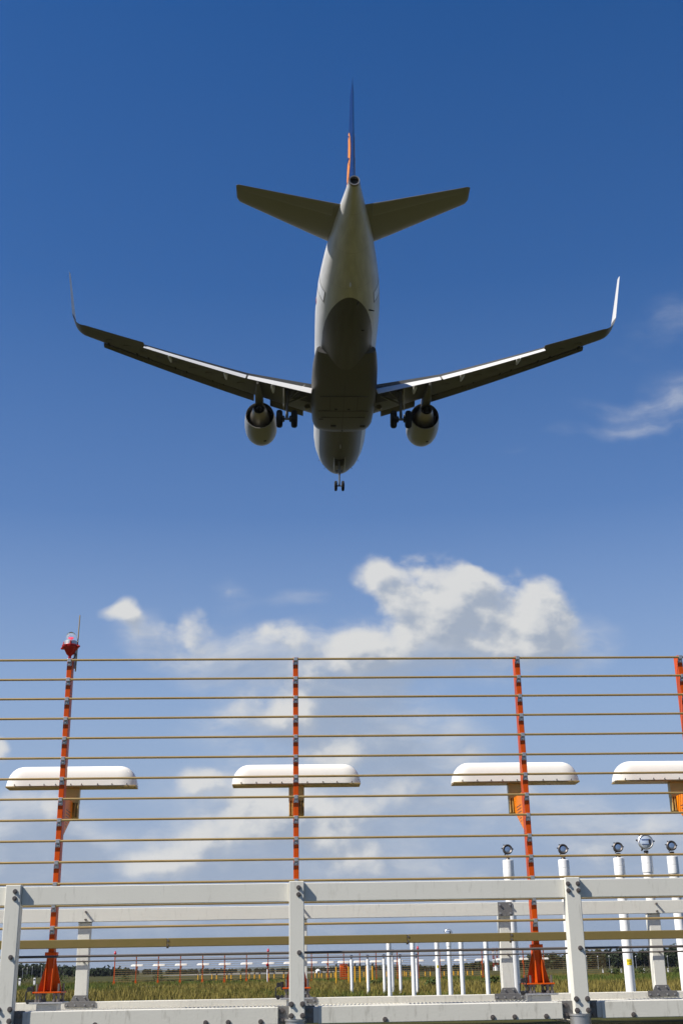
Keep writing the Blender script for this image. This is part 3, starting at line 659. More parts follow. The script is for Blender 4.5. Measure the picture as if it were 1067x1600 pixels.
for sx in (-.62, .62):
    for k in range(6):
        b = MB()
        z0_, z1_ = k*1.1, (k+1)*1.1
        for ax, ay in ((-.2, -.2), (.2, -.2), (.2, .2), (-.2, .2)): b.cyl((sx+ax, ay, z0_), (sx+ax, ay, z1_), .055, .055, 6)
        for ay in (-.2, .2): b.cyl((sx-.2, ay, z0_), (sx+.2, ay, z1_), .035, .035, 5).cyl((sx+.2, ay, z0_), (sx-.2, ay, z1_), .035, .035, 5)
        b.build('lattice_section', M['red'] if k % 2 else M['white'], lm)
for z in (2.5, 4.4, 6.4): MB().box(-.9, .9, -.15, .15, z, z+.14).build('antenna_arm', M['white'], lm)
ht = thing('white_hut', (45.4, 396, 0), 0.2, 'small white hut at the foot of the red and white lattice mast', 'hut')
MB().box(-.85, .85, -.7, .7, 0, 1.5).build('wall', M['white'], ht)
MB().box(-1.0, 1.0, -.85, .85, 1.502, 1.62).build('roof', M['dark_plate'], ht)
MB().box(-.3, .2, -.73, -.702, .05, 1.2).build('door', M['dark_plate'], ht)
def street_lamp():
    t = thing('street_lamp', (0, 0, 0)); MB().cyl((0, 0, -.1), (0, 0, 3.6), .07, .05, 8).build('pole', M['galv'], t, smooth=40)
    MB().rev((0, -.1, 3.55), (0, -.1, 3.8), [(0, .12), (.5, .19), (1, .06)], 10).build('lamp_head', M['white'], t, smooth=50); return t
sl0 = street_lamp()
LL = ['street lamp before the right wood, nearest to the front post', 'street lamp before the right wood, second right of the front post', 'street lamp before the right wood, third right of the front post', 'street lamp before the wood right of the pole with yellow sticker', 'street lamp before the wood at the far right']
for i, (x, z) in enumerate([(68.8, 3.6), (72.0, 3.5), (75.3, 3.5), (83.0, 3.3), (92.2, 3.2)]):
    t = sl0 if i == 0 else copy_tree(sl0); t.location = (x, 375, 0); t.scale = (1, 1, z/3.7); tag(t, LL[i], 'street lamp', 'street lamps before the woods')
for i, x in enumerate([-111, -109.5, -107.8, -104.6]):
    t = copy_tree(sl0); t.location = (x, 440, 0); t.scale = (1, 1, .8+.08*i); tag(t, 'far street lamp before the left wood near the leftmost post', 'street lamp', 'street lamps before the left wood')
mk0 = thing('marker_post', (0, 0, 0)); MB().box(-.09, .09, -.06, .06, -.1, .62).build('post', M['white'], mk0); MB().box(-.075, .075, -.066, -.061, .40, .52).build('reflector', M['black'], mk0)
for i, (x, y) in enumerate([(42.75, 219), (43.5, 215.3), (44.3, 211.6), (46.1, 203.1), (47.8, 194.8), (41.0, 225)]):
    t = mk0 if i == 0 else copy_tree(mk0); t.location = (x, y, 0); tag(t, 'short white marker post in the meadow before the right wood', 'marker post', 'white marker posts in the meadow')
for i, (x, y) in enumerate([(-38.1, 150), (-36.4, 150)]):
    t = copy_tree(mk0); t.location = (x, y, 0.15); t.scale = (1.3, 1.3, 1.3); tag(t, ['white marker post left of the leftmost orange mast base', 'white marker post touching the leftmost orange mast base'][i], 'marker post', 'white marker posts at left')

# ------------------------------------------------------------------ woods, bushes, hills
M['leaf_d'] = material('dark_leaves', (.012, .021, .008), .8, 0, .3, .35, col2=(.022, .032, .012), spec=.2)
M['leaf_m'] = material('mid_leaves', (.015, .025, .008), .8, 0, .3, .5, col2=(.026, .037, .012), spec=.2)
M['leaf_b'] = material('bush_leaves', (.030, .050, .010), .8, 0, .3, 1.5, col2=(.052, .072, .016), spec=.2)
M['bark'] = material('bark', (.06, .045, .03), .9, 0, .3, 3)
def leaf_quads(b, c, R, n, size, squash=1.0):
    for _ in range(n):
        d = Vector((random.gauss(0, 1), random.gauss(0, 1), random.gauss(0, 1))).normalized()*(random.random()**.45)
        p = Vector(c)+Vector((d.x*R[0], d.y*R[1], d.z*R[2]))
        s = size*random.uniform(.55, 1.25); nrm = (d+Vector((random.uniform(-.8, .8), random.uniform(-.8, .8), random.uniform(-.4, .9)))).normalized()
        u = nrm.orthogonal().normalized()*s; v = nrm.cross(u); a = random.random()*2*pi
        u, v = u*cos(a)+v*sin(a), v*cos(a)-u*sin(a)
        b.add([p-u, p-v*.6, p+u, p+v*.6], [(0, 1, 2, 3)])
def wood(name, label, xs, y0, y1, hfun, n, mats, size=.55):
    root = thing(name, (0, 0, 0)); root['kind'] = 'stuff'; tag(root, label, 'wood', kind='stuff')
    for mi, mname in enumerate(mats):
        b = MB()
        for i in range(n//len(mats)):
            x = random.uniform(*xs); y = y0+(y1-y0)*random.random()**1.6
            h = max(1.2, hfun(x*y0/y)*(y/y0)*random.uniform(.80, 1.06)); w = h*random.uniform(.22, .36)
            for k in range(4):
                leaf_quads(b, (x+random.uniform(-w, w)*.6, y+random.uniform(-w, w)*.6, h*random.uniform(.3, .78)), (w*.8, w*.8, h*.24), 30, size)
            leaf_quads(b, (x, y, h*.45), (w, w, h*.46), 50, size)
            leaf_quads(b, (x, y, h*.9), (w*.3, w*.3, h*.12), 10, size*.7)
        b.build('crowns', M[mname], root)
    b = MB()
    for i in range(n//2):
        x = random.uniform(*xs); y = y0+random.random()*6; b.cyl((x, y, 0), (x+random.uniform(-.3, .3), y, hfun(x)*.6), .16, .06, 5)
    b.build('trunks', M['bark'], root); return root
def interp(pts): return lambda x: float(np.interp(x, [p[0] for p in pts], [p[1] for p in pts]))
wood('pine_wood', 'dark green wood along the horizon at the right', (22, 135), 420, 450, interp([(23, 1.3), (36, 2.2), (49, 3.4), (62, 4.8), (74, 5.8), (84, 6.1), (95, 5.7), (105, 7.0), (110, 7.7), (140, 9)]), 230, ['leaf_d', 'leaf_m'])
wood('mixed_wood', 'dark green wood along the horizon at the left', (-175, -86), 480, 512, interp([(-130, 4.9), (-112, 4.9), (-107, 4.1), (-96, 3.3), (-88, 2.6)]), 240, ['leaf_d', 'leaf_m'])
wood('far_copse', 'low far strip of trees along the middle horizon', (-120, 40), 700, 730, interp([(-109, 2.5), (-85, 2.3), (-40, 1.8), (-9, 2.0), (5, 2.4), (26, 2.0), (40, 2.6)]), 170, ['leaf_d'], .8)
def far_pine(h):
    t = thing('pine_tree', (0, 0, 0)); MB().cyl((0, 0, -.1), (0, 0, h*.8), .13, .05, 6).build('trunk', M['bark'], t)
    b = MB()
    for k in range(5): leaf_quads(b, (random.uniform(-.25, .25), 0, h*(.5+.11*k)), (.75-.1*k, .7-.1*k, h*.07), 16, .32)
    b.build('crown', M['leaf_d'], t); return t
for i, (x, h) in enumerate([(-91.5, 3.7), (-90.0, 4.0), (-88.3, 3.3), (-86.0, 3.5), (-83.5, 3.0)]):
    t = far_pine(h); t.location = (x, 484, 0); tag(t, 'lone thin pine standing at the right end of the left wood', 'tree', 'thin pines at the end of the left wood')
BL = {0: 'green bush in the meadow left of the leftmost orange mast base', 1: 'green bush just right of the leftmost orange mast base', 2: 'green bush right of the small white rear post at left'}
def bush(w, h, n=170):
    t = thing('meadow_bush', (0, 0, 0)); b = MB()
    for k in range(6): leaf_quads(b, (random.uniform(-w, w)*.6, random.uniform(-w, w)*.5, h*random.uniform(.3, .7)), (w*.5, w*.5, h*.33), n//6, .13)
    b.build('foliage', M['leaf_b'], t); s = MB()
    for k in range(5): s.cyl((random.uniform(-.2, .2), 0, -.1), (random.uniform(-w, w)*.6, random.uniform(-.3, .3), h*.6), .03, .012, 5)
    s.build('stems', M['bark'], t); return t
bs = [(-46.5, 180, 1.6, 1.35), (-42.5, 190, 1.5, 1.3), (-38.6, 188, 1.6, 1.2), (-50, 200, 2.2, 1.5), (-34, 195, 1.7, 1.2), (-29, 200, 1.6, 1.1), (30.5, 150, 1.0, 1.0), (37.0, 165, 1.1, .95), (9.6, 88, .55, .75), (5.4, 84, .6, .8), (2.0, 100, .5, .6), (42.5, 170, 1.2, 1.0)]
BLAB = ['green bush between the leftmost white post and the orange mast base', 'green bush left beside the leftmost orange mast base', 'green bush behind the leftmost orange mast base', 'wide green bush by the leftmost white post', 'green bush right of the leftmost orange mast base', 'green bush behind the small rear post at left', 'green bush near the third orange mast base', 'green bush between the front post and the pole with a sticker', 'green bush among the thick white poles at centre', 'small bush at the foot of the thin white poles', 'small low bush near the first thin white poles', 'green bush beside the rear post at the far right']
for (x, y, w, h), lb in zip(bs, BLAB):
    t = bush(w, h); t.location = (x, y, 0); tag(t, lb, 'bush', 'bushes in the meadow')
# far hills
b = MB(); n = 90; rings = []
for k in range(n):
    x = -1900+3800*k/(n-1); h = 7.5+2.2*sin(k*.31+1)+1.4*sin(k*.83)+.9*sin(k*1.9)+(4 if x < -400 else 0)*sin(k*.2)**2
    rings.append([(x, 3600, -.5), (x, 3720, h*.7), (x, 3850, h), (x, 4050, h*.8), (x, 4300, -.5)])
b.loft(rings, False, False, closed=False); b.build('hills', M['hill'], smooth=60)['kind'] = 'structure'

# ------------------------------------------------------------------ the airliner on its approach
# own frame: x aft of the nose, y to the right wing, z up from the fuselage axis; the Empty sits under the wing
X0, ZR = 17.0, -2.6
Ra, Ua, Fa = axes(-0.0318, 0.0359, 0.0)
ro = 0.0101; Ra, Ua = cos(ro)*Ra-sin(ro)*Ua, sin(ro)*Ra+cos(ro)*Ua
nose = Vector((-0.241, 90.658, 38.643+EYE))
org = nose-Fa*X0+Ua*ZR
plane = bpy.data.objects.new('airliner', None); C.objects.link(plane); plane.empty_display_size = 3
plane.matrix_world = Matrix(((Ra.x, Fa.x, Ua.x, org.x), (Ra.y, Fa.y, Ua.y, org.y), (Ra.z, Fa.z, Ua.z, org.z), (0, 0, 0, 1)))
tag(plane, 'white twin engine airliner with blue tail fin, wheels and flaps down, flying overhead', 'airplane')
def A(x, y, z): return (y, X0-x, z-ZR)
def tm(name, col, rough=.35, **k): return material(name, col, rough, **k)
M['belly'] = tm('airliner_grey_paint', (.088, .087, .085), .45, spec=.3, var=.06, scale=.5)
M['a_white'] = tm('airliner_white_paint', (.60, .60, .59), .30, var=.02, scale=.4)
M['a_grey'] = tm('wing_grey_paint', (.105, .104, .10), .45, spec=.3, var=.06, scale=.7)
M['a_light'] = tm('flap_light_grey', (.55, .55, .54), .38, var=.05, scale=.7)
M['nacelle'] = tm('nacelle_paint', (.24, .24, .235), .36, spec=.35, var=.05, scale=.7)
M['tailplane'] = tm('tailplane_grey', (.24, .24, .235), .36, var=.05, scale=.7)
M['a_blue'] = tm('tail_blue_paint', (.006, .016, .085), .22, var=.03, scale=.5)
M['a_orange'] = tm('tail_orange_paint', (.86, .30, .015), .35, var=.04, scale=.6)
M['a_metal'] = material('bare_engine_metal', (.30, .27, .23), .38, .75, .2, 2)
M['seam'] = material('panel_seam', (.03, .03, .03), .6, 0, .1, 5)
M['a_dark'] = material('dark_opening', (.012, .012, .012), .7, 0, .2, 3)
M['gear_metal'] = material('gear_grey_metal', (.15, .15, .15), .4, .4, .15, 5)
M['panel'] = material('access_panel_grey', (.085, .083, .08), .5, 0, .1, 3)
M['slat'] = material('slat_grey', (.085, .08, .075), .4, .25, .12, 2)
def livery():
    m = bpy.data.materials.new('fuselage_livery'); m.use_nodes = True; nt = m.node_tree; N = nt.nodes; L = nt.links; p = N['Principled BSDF']
    p.inputs['Roughness'].default_value = .40; p.inputs['Specular IOR Level'].default_value = .3
    tc = N.new('ShaderNodeTexCoord'); s = N.new('ShaderNodeSeparateXYZ'); L.new(tc.outputs['Object'], s.inputs[0])
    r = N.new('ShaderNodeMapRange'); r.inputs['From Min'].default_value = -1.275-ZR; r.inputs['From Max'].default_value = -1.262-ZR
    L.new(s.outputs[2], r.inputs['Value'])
    n = N.new('ShaderNodeTexNoise'); n.inputs['Scale'].default_value = .8; n.inputs['Detail'].default_value = 8; mp = N.new('ShaderNodeMapping'); mp.inputs['Scale'].default_value = (4, .35, 4)
    L.new(tc.outputs['Object'], mp.inputs[0]); L.new(mp.outputs[0], n.inputs['Vector'])
    d = N.new('ShaderNodeMapRange'); d.inputs['From Min'].default_value = .35; d.inputs['From Max'].default_value = .75; d.inputs['To Min'].default_value = 1.0; d.inputs['To Max'].default_value = .78; L.new(n.outputs[0], d.inputs['Value'])
    # skin joints every few metres
    wv = N.new('ShaderNodeMath'); wv.operation = 'FRACT'; dv = N.new('ShaderNodeMath'); dv.operation = 'DIVIDE'; dv.inputs[1].default_value = 2.65; L.new(s.outputs[1], dv.inputs[0]); L.new(dv.outputs[0], wv.inputs[0])
    lt = N.new('ShaderNodeMath'); lt.operation = 'LESS_THAN'; lt.inputs[1].default_value = .007; L.new(wv.outputs[0], lt.inputs[0])
    ln = N.new('ShaderNodeMath'); ln.operation = 'MULTIPLY_ADD'; ln.inputs[1].default_value = -.3; ln.inputs[2].default_value = 1; L.new(lt.outputs[0], ln.inputs[0])
    k = N.new('ShaderNodeMath'); k.operation = 'MULTIPLY'; L.new(d.outputs[0], k.inputs[0]); L.new(ln.outputs[0], k.inputs[1])
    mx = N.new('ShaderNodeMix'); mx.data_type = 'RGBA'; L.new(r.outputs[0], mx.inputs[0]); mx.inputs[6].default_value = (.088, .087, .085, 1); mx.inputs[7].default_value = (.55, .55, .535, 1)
    ml = N.new('ShaderNodeVectorMath'); ml.operation = 'SCALE'; L.new(mx.outputs[2], ml.inputs[0]); L.new(k.outputs[0], ml.inputs['Scale'])
    L.new(ml.outputs[0], p.inputs['Base Color']); return m
M['livery'] = livery()
ST = [(0, .03, -.60, -.52), (.15, .36, -.95, -.18), (.6, .78, -1.35, .28), (1.3, 1.17, -1.66, .75), (2.5, 1.60, -1.92, 1.42), (4, 1.87, -2.04, 1.95), (5.5, 1.965, -2.07, 2.06), (7, 1.975, -2.07, 2.07),
      (12, 1.975, -2.07, 2.07), (18, 1.975, -2.07, 2.07), (23.6, 1.975, -2.07, 2.07), (25.2, 1.965, -2.02, 2.07), (26.6, 1.92, -1.87, 2.07), (28, 1.83, -1.62, 2.07), (29.5, 1.68, -1.28, 2.06), (31, 1.48, -.90, 2.04), (32.5, 1.24, -.48, 2.0), (34, .96, -.03, 1.92), (35.3, .69, .36, 1.82), (36.4, .47, .66, 1.70), (37.2, .33, .84, 1.58), (37.5, .30, .88, 1.52)]
def fus(x):
    xs = [s[0] for s in ST]; return tuple(float(np.interp(x, xs, [s[i] for s in ST])) for i in (1, 2, 3))
def fpt(x, a, off=0):                          # a: angle from straight down, positive to the right
    w, zb, zt = fus(x); cz = (zb+zt)/2; h = (zt-zb)/2
    return A(x, (w+off)*sin(a), cz-(h+off)*cos(a))
xs_f = sorted(set([s[0] for s in ST]+[.3, .9, 1.9, 3.2]+[24.4, 25.9, 27.3, 28.7, 30.2, 31.7, 33.2]))
fu = MB().loft([[fpt(x, 2*pi*j/72) for j in range(72)] for x in xs_f], True, False).build('fuselage', M['livery'], plane, smooth=50)
# belly fairing
rings = []
for x, hw, zb, zt, e in [(10.9, 1.2, -1.95, -1.2, 2.2), (11.3, 1.75, -2.12, -.95, 2.6), (11.9, 2.0, -2.38, -.75, 3.0), (12.8, 2.12, -2.52, -.6, 3.4), (15, 2.18, -2.56, -.5, 3.6), (18, 2.18, -2.54, -.5, 3.6), (19.5, 2.14, -2.42, -.55, 3.4), (20.6, 2.10, -2.22, -.62, 3.2), (21.6, 2.02, -2.05, -.72, 2.8), (22.4, 1.95, -1.90, -.85, 2.5), (23.0, 1.86, -1.74, -.95, 2.3)]:
    r = []
    for j in range(48):
        a = 2*pi*j/48; c_, s_ = cos(a), sin(a)
        r.append(A(x, hw*math.copysign(abs(s_)**(2/e), s_), (zb+zt)/2-(zt-zb)/2*math.copysign(abs(c_)**(2/e), c_)))
    rings.append(r)
bf = MB().loft(rings).build('belly_fairing', M['belly'], plane, smooth=50)
for (x, y, sx, sy) in [(13.35, -.62, .28, .36), (13.35, 1.42, .28, .36), (16.3, -.5, .16, .18), (16.3, .36, .16, .18), (12.5, .02, .12, .1), (14.6, -1.5, .06, .3)]:
    MB().add([A(x-sx/2, y-sy/2, -2.575), A(x-sx/2, y+sy/2, -2.575), A(x+sx/2, y+sy/2, -2.575), A(x+sx/2, y-sy/2, -2.575)]+[A(x-sx/2, y-sy/2, -2.54), A(x-sx/2, y+sy/2, -2.54), A(x+sx/2, y+sy/2, -2.54), A(x+sx/2, y-sy/2, -2.54)],
             [(0, 1, 2, 3), (4, 7, 6, 5), (0, 4, 5, 1), (1, 5, 6, 2), (2, 6, 7, 3), (3, 7, 4, 0)]).build('vent', M['a_dark'], bf)
for x0_, x1_, y0_, y1_ in ((12.6, 20.0, -.012, .012), (14.9, 14.93, -1.5, 1.5), (16.0, 16.03, -1.7, 1.7), (18.4, 18.43, -1.6, 1.6), (16.03, 18.4, -.93, -.905), (16.03, 18.4, .905, .93)):
    MB().add([A(x0_, y0_, -2.572), A(x0_, y1_, -2.572), A(x1_, y1_, -2.572), A(x1_, y0_, -2.572)]+[A(x0_, y0_, -2.53), A(x0_, y1_, -2.53), A(x1_, y1_, -2.53), A(x1_, y0_, -2.53)],
             [(0, 1, 2, 3), (4, 7, 6, 5), (0, 4, 5, 1), (1, 5, 6, 2), (2, 6, 7, 3), (3, 7, 4, 0)]).build('panel_seam', M['seam'], bf)
# doors, drain masts, aerials, flag on the fuselage skin
def skin_quad(name, x0, x1, a0, a1, mat, off=.012, parent=fu, n=6):
    b = MB(); g = [[fpt(x0+(x1-x0)*i/2, a0+(a1-a0)*j/n, off) for j in range(n+1)] for i in range(3)]
    return b.loft(g, False, False, closed=False).build(name, mat, parent, smooth=60)
M['door_line'] = material('door_edge_line', (.10, .095, .09), .5, 0, .1, 5)
for sd in (-1, 1):
    d_ = skin_quad('passenger_door', 28.2, 29.0, sd*.98, sd*1.75, M['a_white'], .012)
    skin_quad('door_edge', 28.12, 28.2, sd*.97, sd*1.75, M['door_line'], .013, d_); skin_quad('door_edge', 29.0, 29.07, sd*.97, sd*1.75, M['door_line'], .013, d_); skin_quad('door_edge', 28.12, 29.07, sd*.945, sd*.98, M['door_line'], .014, d_)
for k, (mn, col) in enumerate((('flag_black', (.01, .01, .01)), ('flag_red', (.55, .01, .01)), ('flag_gold', (.85, .50, .01)))):
    skin_quad('flag', 26.45, 26.9, -1.55+.055*(2-k)-.08, -1.55+.055*(3-k)-.08, material(mn, col, .35), .010)
for x, a, L_ in ((27.9, .72, .42), (28.9, .28, .15), (26.3, .45, .25)):
    p0 = Vector(fpt(x, a)); p1 = Vector(fpt(x+.35, a, L_)); MB().cyl(p0, p1, .05, .03, 8).build('drain_mast', M['a_dark'], fu, smooth=40)
for x, y in ((8.2, 0), (30.4, 0)):
    p0 = fpt(x, 0); MB().prism([(x, fus(x)[1]), (x+.5, fus(x)[1]), (x+.55, fus(x)[1]-.28), (x+.35, fus(x)[1]-.28)], lambda a, c: A(a, -.02, c), lambda a, c: A(a, .02, c)).build('blade_aerial', M['a_white'], fu)
for a, x in ((1.15, 2.6), (-1.15, 2.6), (.9, 1.7), (-.9, 1.7)):
    MB().cyl(fpt(x, a), fpt(x-.12, a, .16), .02, .015, 6).build('probe', M['a_dark'], fu)
# exhaust of the auxiliary power unit
ap = MB().rev(A(37.3, 0, 1.2), A(37.62, 0, 1.2), [(0, .325), (.8, .30), (1, .29)], 32, False).rev(A(37.62, 0, 1.2), A(37.3, 0, 1.2), [(0, .29), (.02, .23), (1, .21)], 32, False).build('tail_exhaust', M['a_metal'], plane, smooth=40)
MB().rev(A(37.25, 0, 1.2), A(37.42, 0, 1.2), [(0, .24), (1, .19)], 24).build('exhaust_bore', M['a_dark'], ap)

def foil(c, t, x0=0., x1=1., n=12, camber=.015):
    """closed airfoil outline in (chord, height), from x0 to x1 of the chord"""
    us = [x0+(x1-x0)*(1-cos(pi*i/n))/2 for i in range(n+1)]
    th = lambda u: 5*t*(.2969*sqrt(max(u, 0))-.126*u-.3516*u*u+.2843*u**3-.1030*u**4)+.0012
    cm = lambda u: camber*4*u*(1-u)
    up = [(u*c, (cm(u)+th(u))*c) for u in us]; lo = [(u*c, (cm(u)-th(u))*c) for u in us]
    return up+lo[::-1]
def section(outline, x, y, z, inc=0., tilt=0., sd=1):
    """outline placed with its nose at x,y,z; inc = nose up angle, tilt = span direction leaning up"""
    ci, si = cos(inc), sin(inc); r = []
    for a, b in outline:
        dx = a*ci+b*si; dn = -a*si+b*ci
        r.append(A(x+dx, sd*(y-dn*sin(tilt)), z+dn*cos(tilt)))
    return r
TE_K = 6.4
def wLE(y): return 12.9+(y-1.98)*.52
def wch(y): return float(np.interp(y, [0, 1.98, TE_K, 17.05], [7.1, 6.05, 3.85, 1.55]))
def wz(y): return -1.30+(y-1.98)*tan(radians(5.1))+.0030*max(0, y-2)**2
def wt(y): return float(np.interp(y, [2, 6.4, 17], [.145, .118, .105]))
def winc(y): return radians(float(np.interp(y, [2, 6.4, 17], [4.0, 2.2, .4])))
FLAP_END, CUT = 13.0, .80
def wing(sd):
    b = MB(); ys = [1.2, 1.98, 3, 4.2, 5.3, 6.4, 8, 9.6, 11.2, FLAP_END]
    b.loft([section(foil(wch(y), wt(y), 0, CUT), wLE(y), y, wz(y), winc(y), radians(5), sd) for y in ys])
    ys = [FLAP_END+.01, 14.2, 15.4, 16.65]
    b.loft([section(foil(wch(y), wt(y)), wLE(y), y, wz(y), winc(y), radians(6), sd) for y in ys])
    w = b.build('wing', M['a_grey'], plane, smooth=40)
    # upturned tip fence
    b = MB(); rings = []; y, z = 16.65, wz(16.65); x = wLE(16.65); s = 0; ph = radians(9)
    path = []; n = 22; Ltot = 3.55
    for k in range(n+1):
        u = k/n; ang = radians(9)+(radians(86)-radians(9))*min(1, (u/.30))**1.1
        ch = 1.62+(.55-1.62)*u**.8
        rings.append(section(foil(ch, .095-.02*u), x, y, z, radians(.4), ang, sd))
        d = Ltot/n; y += d*cos(ang); z += d*sin(ang); x += d*(.52 if u < .2 else .72)
    MB().loft(rings[:8]).build('wing_tip', M['a_grey'], w, smooth=40)
    MB().loft(rings[7:]).build('sharklet', M['a_white'], w, smooth=40)
    # flaps, lowered
    for (a0, a1) in ((2.12, TE_K-.06), (TE_K+.06, FLAP_END-.05)):
        rr = []
        for y in np.linspace(a0, a1, 7):
            c = wch(y); inc = winc(y); fc = .27*c if y > TE_K else .245*c
            px = wLE(y)+(CUT+.015)*c*cos(inc); pz = wz(y)-(CUT+.015)*c*sin(inc)-.028*c
            rr.append(section(foil(fc, .13, camber=.03), px+.10, y, pz-.03, -radians(-33)+inc*.5, radians(5), sd))
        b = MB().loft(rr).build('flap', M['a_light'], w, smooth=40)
    # slats, run out forward and down
    for (a0, a1) in ((2.75, 5.05), (6.15, 8.5), (8.507, 10.9), (10.907, 13.3), (13.307, 15.75)):
        rr = []
        for y in np.linspace(a0, a1, 4):
            c = wch(y); sc = min(.19*c, .62)
            o = foil(sc/.19, wt(y)*.9, 0, .19, 8, .0); o = o[:9]+[(p, q*.35+.02) for p, q in o[9:]]
            rr.append(section(o, wLE(y)-.10*min(c, 3.6)-.12, y, wz(y)-.05*min(c, 4)-.15, -radians(22), radians(5), sd))
        s_ = MB().loft(rr).build('slat', M['slat'], w, smooth=40)
        for y in np.linspace(a0+.35, a1-.35, 2):
            MB().cyl(A(wLE(y)-.05, sd*y, wz(y)-.10), A(wLE(y)+.4, sd*y, wz(y)-.10), .06, .06, 6).build('slat_track', M['a_dark'], s_)
    # canoe fairings of the flap tracks
    for y, L_, r in ((4.75, 2.1, .19), (7.85, 2.0, .18), (11.4, 1.7, .16)):
        c = wch(y); xx = wLE(y)+.48*c; zz_ = wz(y)-.5*c*sin(winc(y))-.055*c
        pts = []
        for u, q in ((0, .06), (.08, .45), (.25, .85), (.45, 1), (.7, .85), (.9, .5), (1, .12)):
            X_ = xx+L_*u; Z_ = zz_-.10-(.0 if u < .45 else .52*(u-.45)*L_*.75)
            pts.append([A(X_, sd*(y+r*.72*q*cos(2*pi*j/12)), Z_+r*1.25*q*sin(2*pi*j/12)) for j in range(12)])
        MB().loft(pts).build('flap_fairing', M['a_light'], w, smooth=50)
    # main gear bay, black slab painting its shade back to the flap, and landing light in the wing root
    y = 3.1; zz_ = wz(y)-.50
    b = MB(); b.add([A(16.0, sd*2.2, wz(2.2)-.66), A(16.1, sd*3.95, wz(3.95)-.48), A(18.2, sd*3.95, wz(3.95)-.60), A(18.2, sd*2.2, wz(2.2)-.72), A(16.0, sd*2.2, wz(2.2)-.5), A(16.1, sd*3.95, wz(3.95)-.3), A(17.9, sd*3.95, wz(3.95)-.3), A(17.9, sd*2.2, wz(2.2)-.4)],
                    [(0, 1, 2, 3), (4, 7, 6, 5), (0, 4, 5, 1), (1, 5, 6, 2), (2, 6, 7, 3), (3, 7, 4, 0)]); b.build('gear_bay', M['a_dark'], w)
    MB().rev(A(15.6, sd*2.45, wz(2.45)-.78), A(15.4, sd*2.45, wz(2.45)-.84), [(0, .20), (.7, .20), (1, .14)], 16).build('landing_light', M['a_metal'], w, smooth=40)
    for k, y in enumerate(np.linspace(6.9, 15.2, 9)):
        c = wch(y); u = .42; xc = wLE(y)+u*c; zc = wz(y)-u*c*sin(winc(y))+(.015*4*u*(1-u)-.5*wt(y)*.97)*c-.012
        MB().loft([[A(xc+.20*cos(2*pi*j/16), sd*(y+.32*sin(2*pi*j/16)), zc+.09*.32*sin(2*pi*j/16)+dz) for j in range(16)] for dz in (-.012, .03)]).build('access_panel', M['panel'], w)
    # static dischargers / aileron hinges are too fine; the aileron itself
    rr = []
    for y in np.linspace(FLAP_END+.05, 16.2, 4):
        c = wch(y); rr.append(section(foil(.24*c, .10), wLE(y)+.775*c, y, wz(y)-.005*c-.01, radians(4), radians(6), sd))
    MB().loft(rr).build('aileron', M['a_grey'], w, smooth=40)
for sd in (-1, 1): wing(sd)

# engines
def engine(sd):
    y = 5.75*sd; zc = -2.05; T_ = radians(-1.0)
    P = lambda x, dz=0: A(x, y, zc+dz)
    e = MB().rev(P(10.75), P(14.05), [(0, .93), (.01, .98), (.06, 1.05), (.2, 1.12), (.42, 1.14), (.66, 1.11), (.85, 1.05), (1, .975)], 48, False).rev(P(14.05), P(11.2), [(0, .975), (.005, .945), (.3, .96), (1, .90)], 48, False).build('engine', M['nacelle'], plane, smooth=50)
    MB().rev(P(11.6), P(11.2), [(0, .90), (1, .86)], 32).build('fan', M['a_dark'], e)
    MB().rev(P(13.2), P(13.1), [(0, .93), (1, .93)], 32).build('bypass_duct', M['a_dark'], e)
    MB().rev(P(10.70), P(10.80), [(0, .935), (.4, .985), (1, 1.0)], 48, False).build('intake_lip', M['a_metal'], e, smooth=50)
    co = MB().rev(P(13.15), P(15.25), [(0, .76), (.2, .72), (.55, .58), (1, .40)], 40, False).rev(P(15.25), P(14.6), [(0, .40), (.03, .37), (1, .35)], 40, False).build('core_cowl', M['a_metal'], e, smooth=50)
    MB().rev(P(14.65), P(15.0), [(0, .36), (1, .30)], 24).rev(P(14.6), P(15.55), [(0, .26), (.5, .17), (1, .03)], 20).build('exhaust_plug', M['a_dark'], co, smooth=50)
    py = MB()
    rr = []
    for x, w_, z0_, z1_ in ((11.9, .10, 1.15, 1.22), (12.6, .20, 1.0, 1.42), (13.6, .23, .9, 1.45), (14.5, .26, .55, 1.25), (15.4, .27, .35, .98), (16.4, .24, .40, .86), (17.4, .17, .46, .78), (18.2, .06, .52, .68)):
        rr.append([A(x, y-w_, zc+z0_), A(x, y-w_*1.05, zc+(z0_+z1_)/2), A(x, y-w_*.8, zc+z1_), A(x, y+w_*.8, zc+z1_), A(x, y+w_*1.05, zc+(z0_+z1_)/2), A(x, y+w_, zc+z0_), A(x, y+w_*.5, zc+z0_-.06), A(x, y-w_*.5, zc+z0_-.06)])
    py.loft(rr).build('pylon', M['a_grey'], e, smooth=40)
    st = MB(); st.prism([(11.6, .0), (12.5, .0), (12.5, .38), (12.3, .38)], lambda a, c: A(a, y-sd*(1.08+c*.7)-.012, zc+.55+c*.7), lambda a, c: A(a, y-sd*(1.08+c*.7)+.012, zc+.55+c*.7)); st.build('strake', M['a_white'], e)
    MB().rev(A(12.0, y+.3, zc-1.085), A(12.0, y+.3, zc-1.12), [(0, .12), (1, .1)], 10).build('drain', M['a_dark'], e)
for sd in (-1, 1): engine(sd)

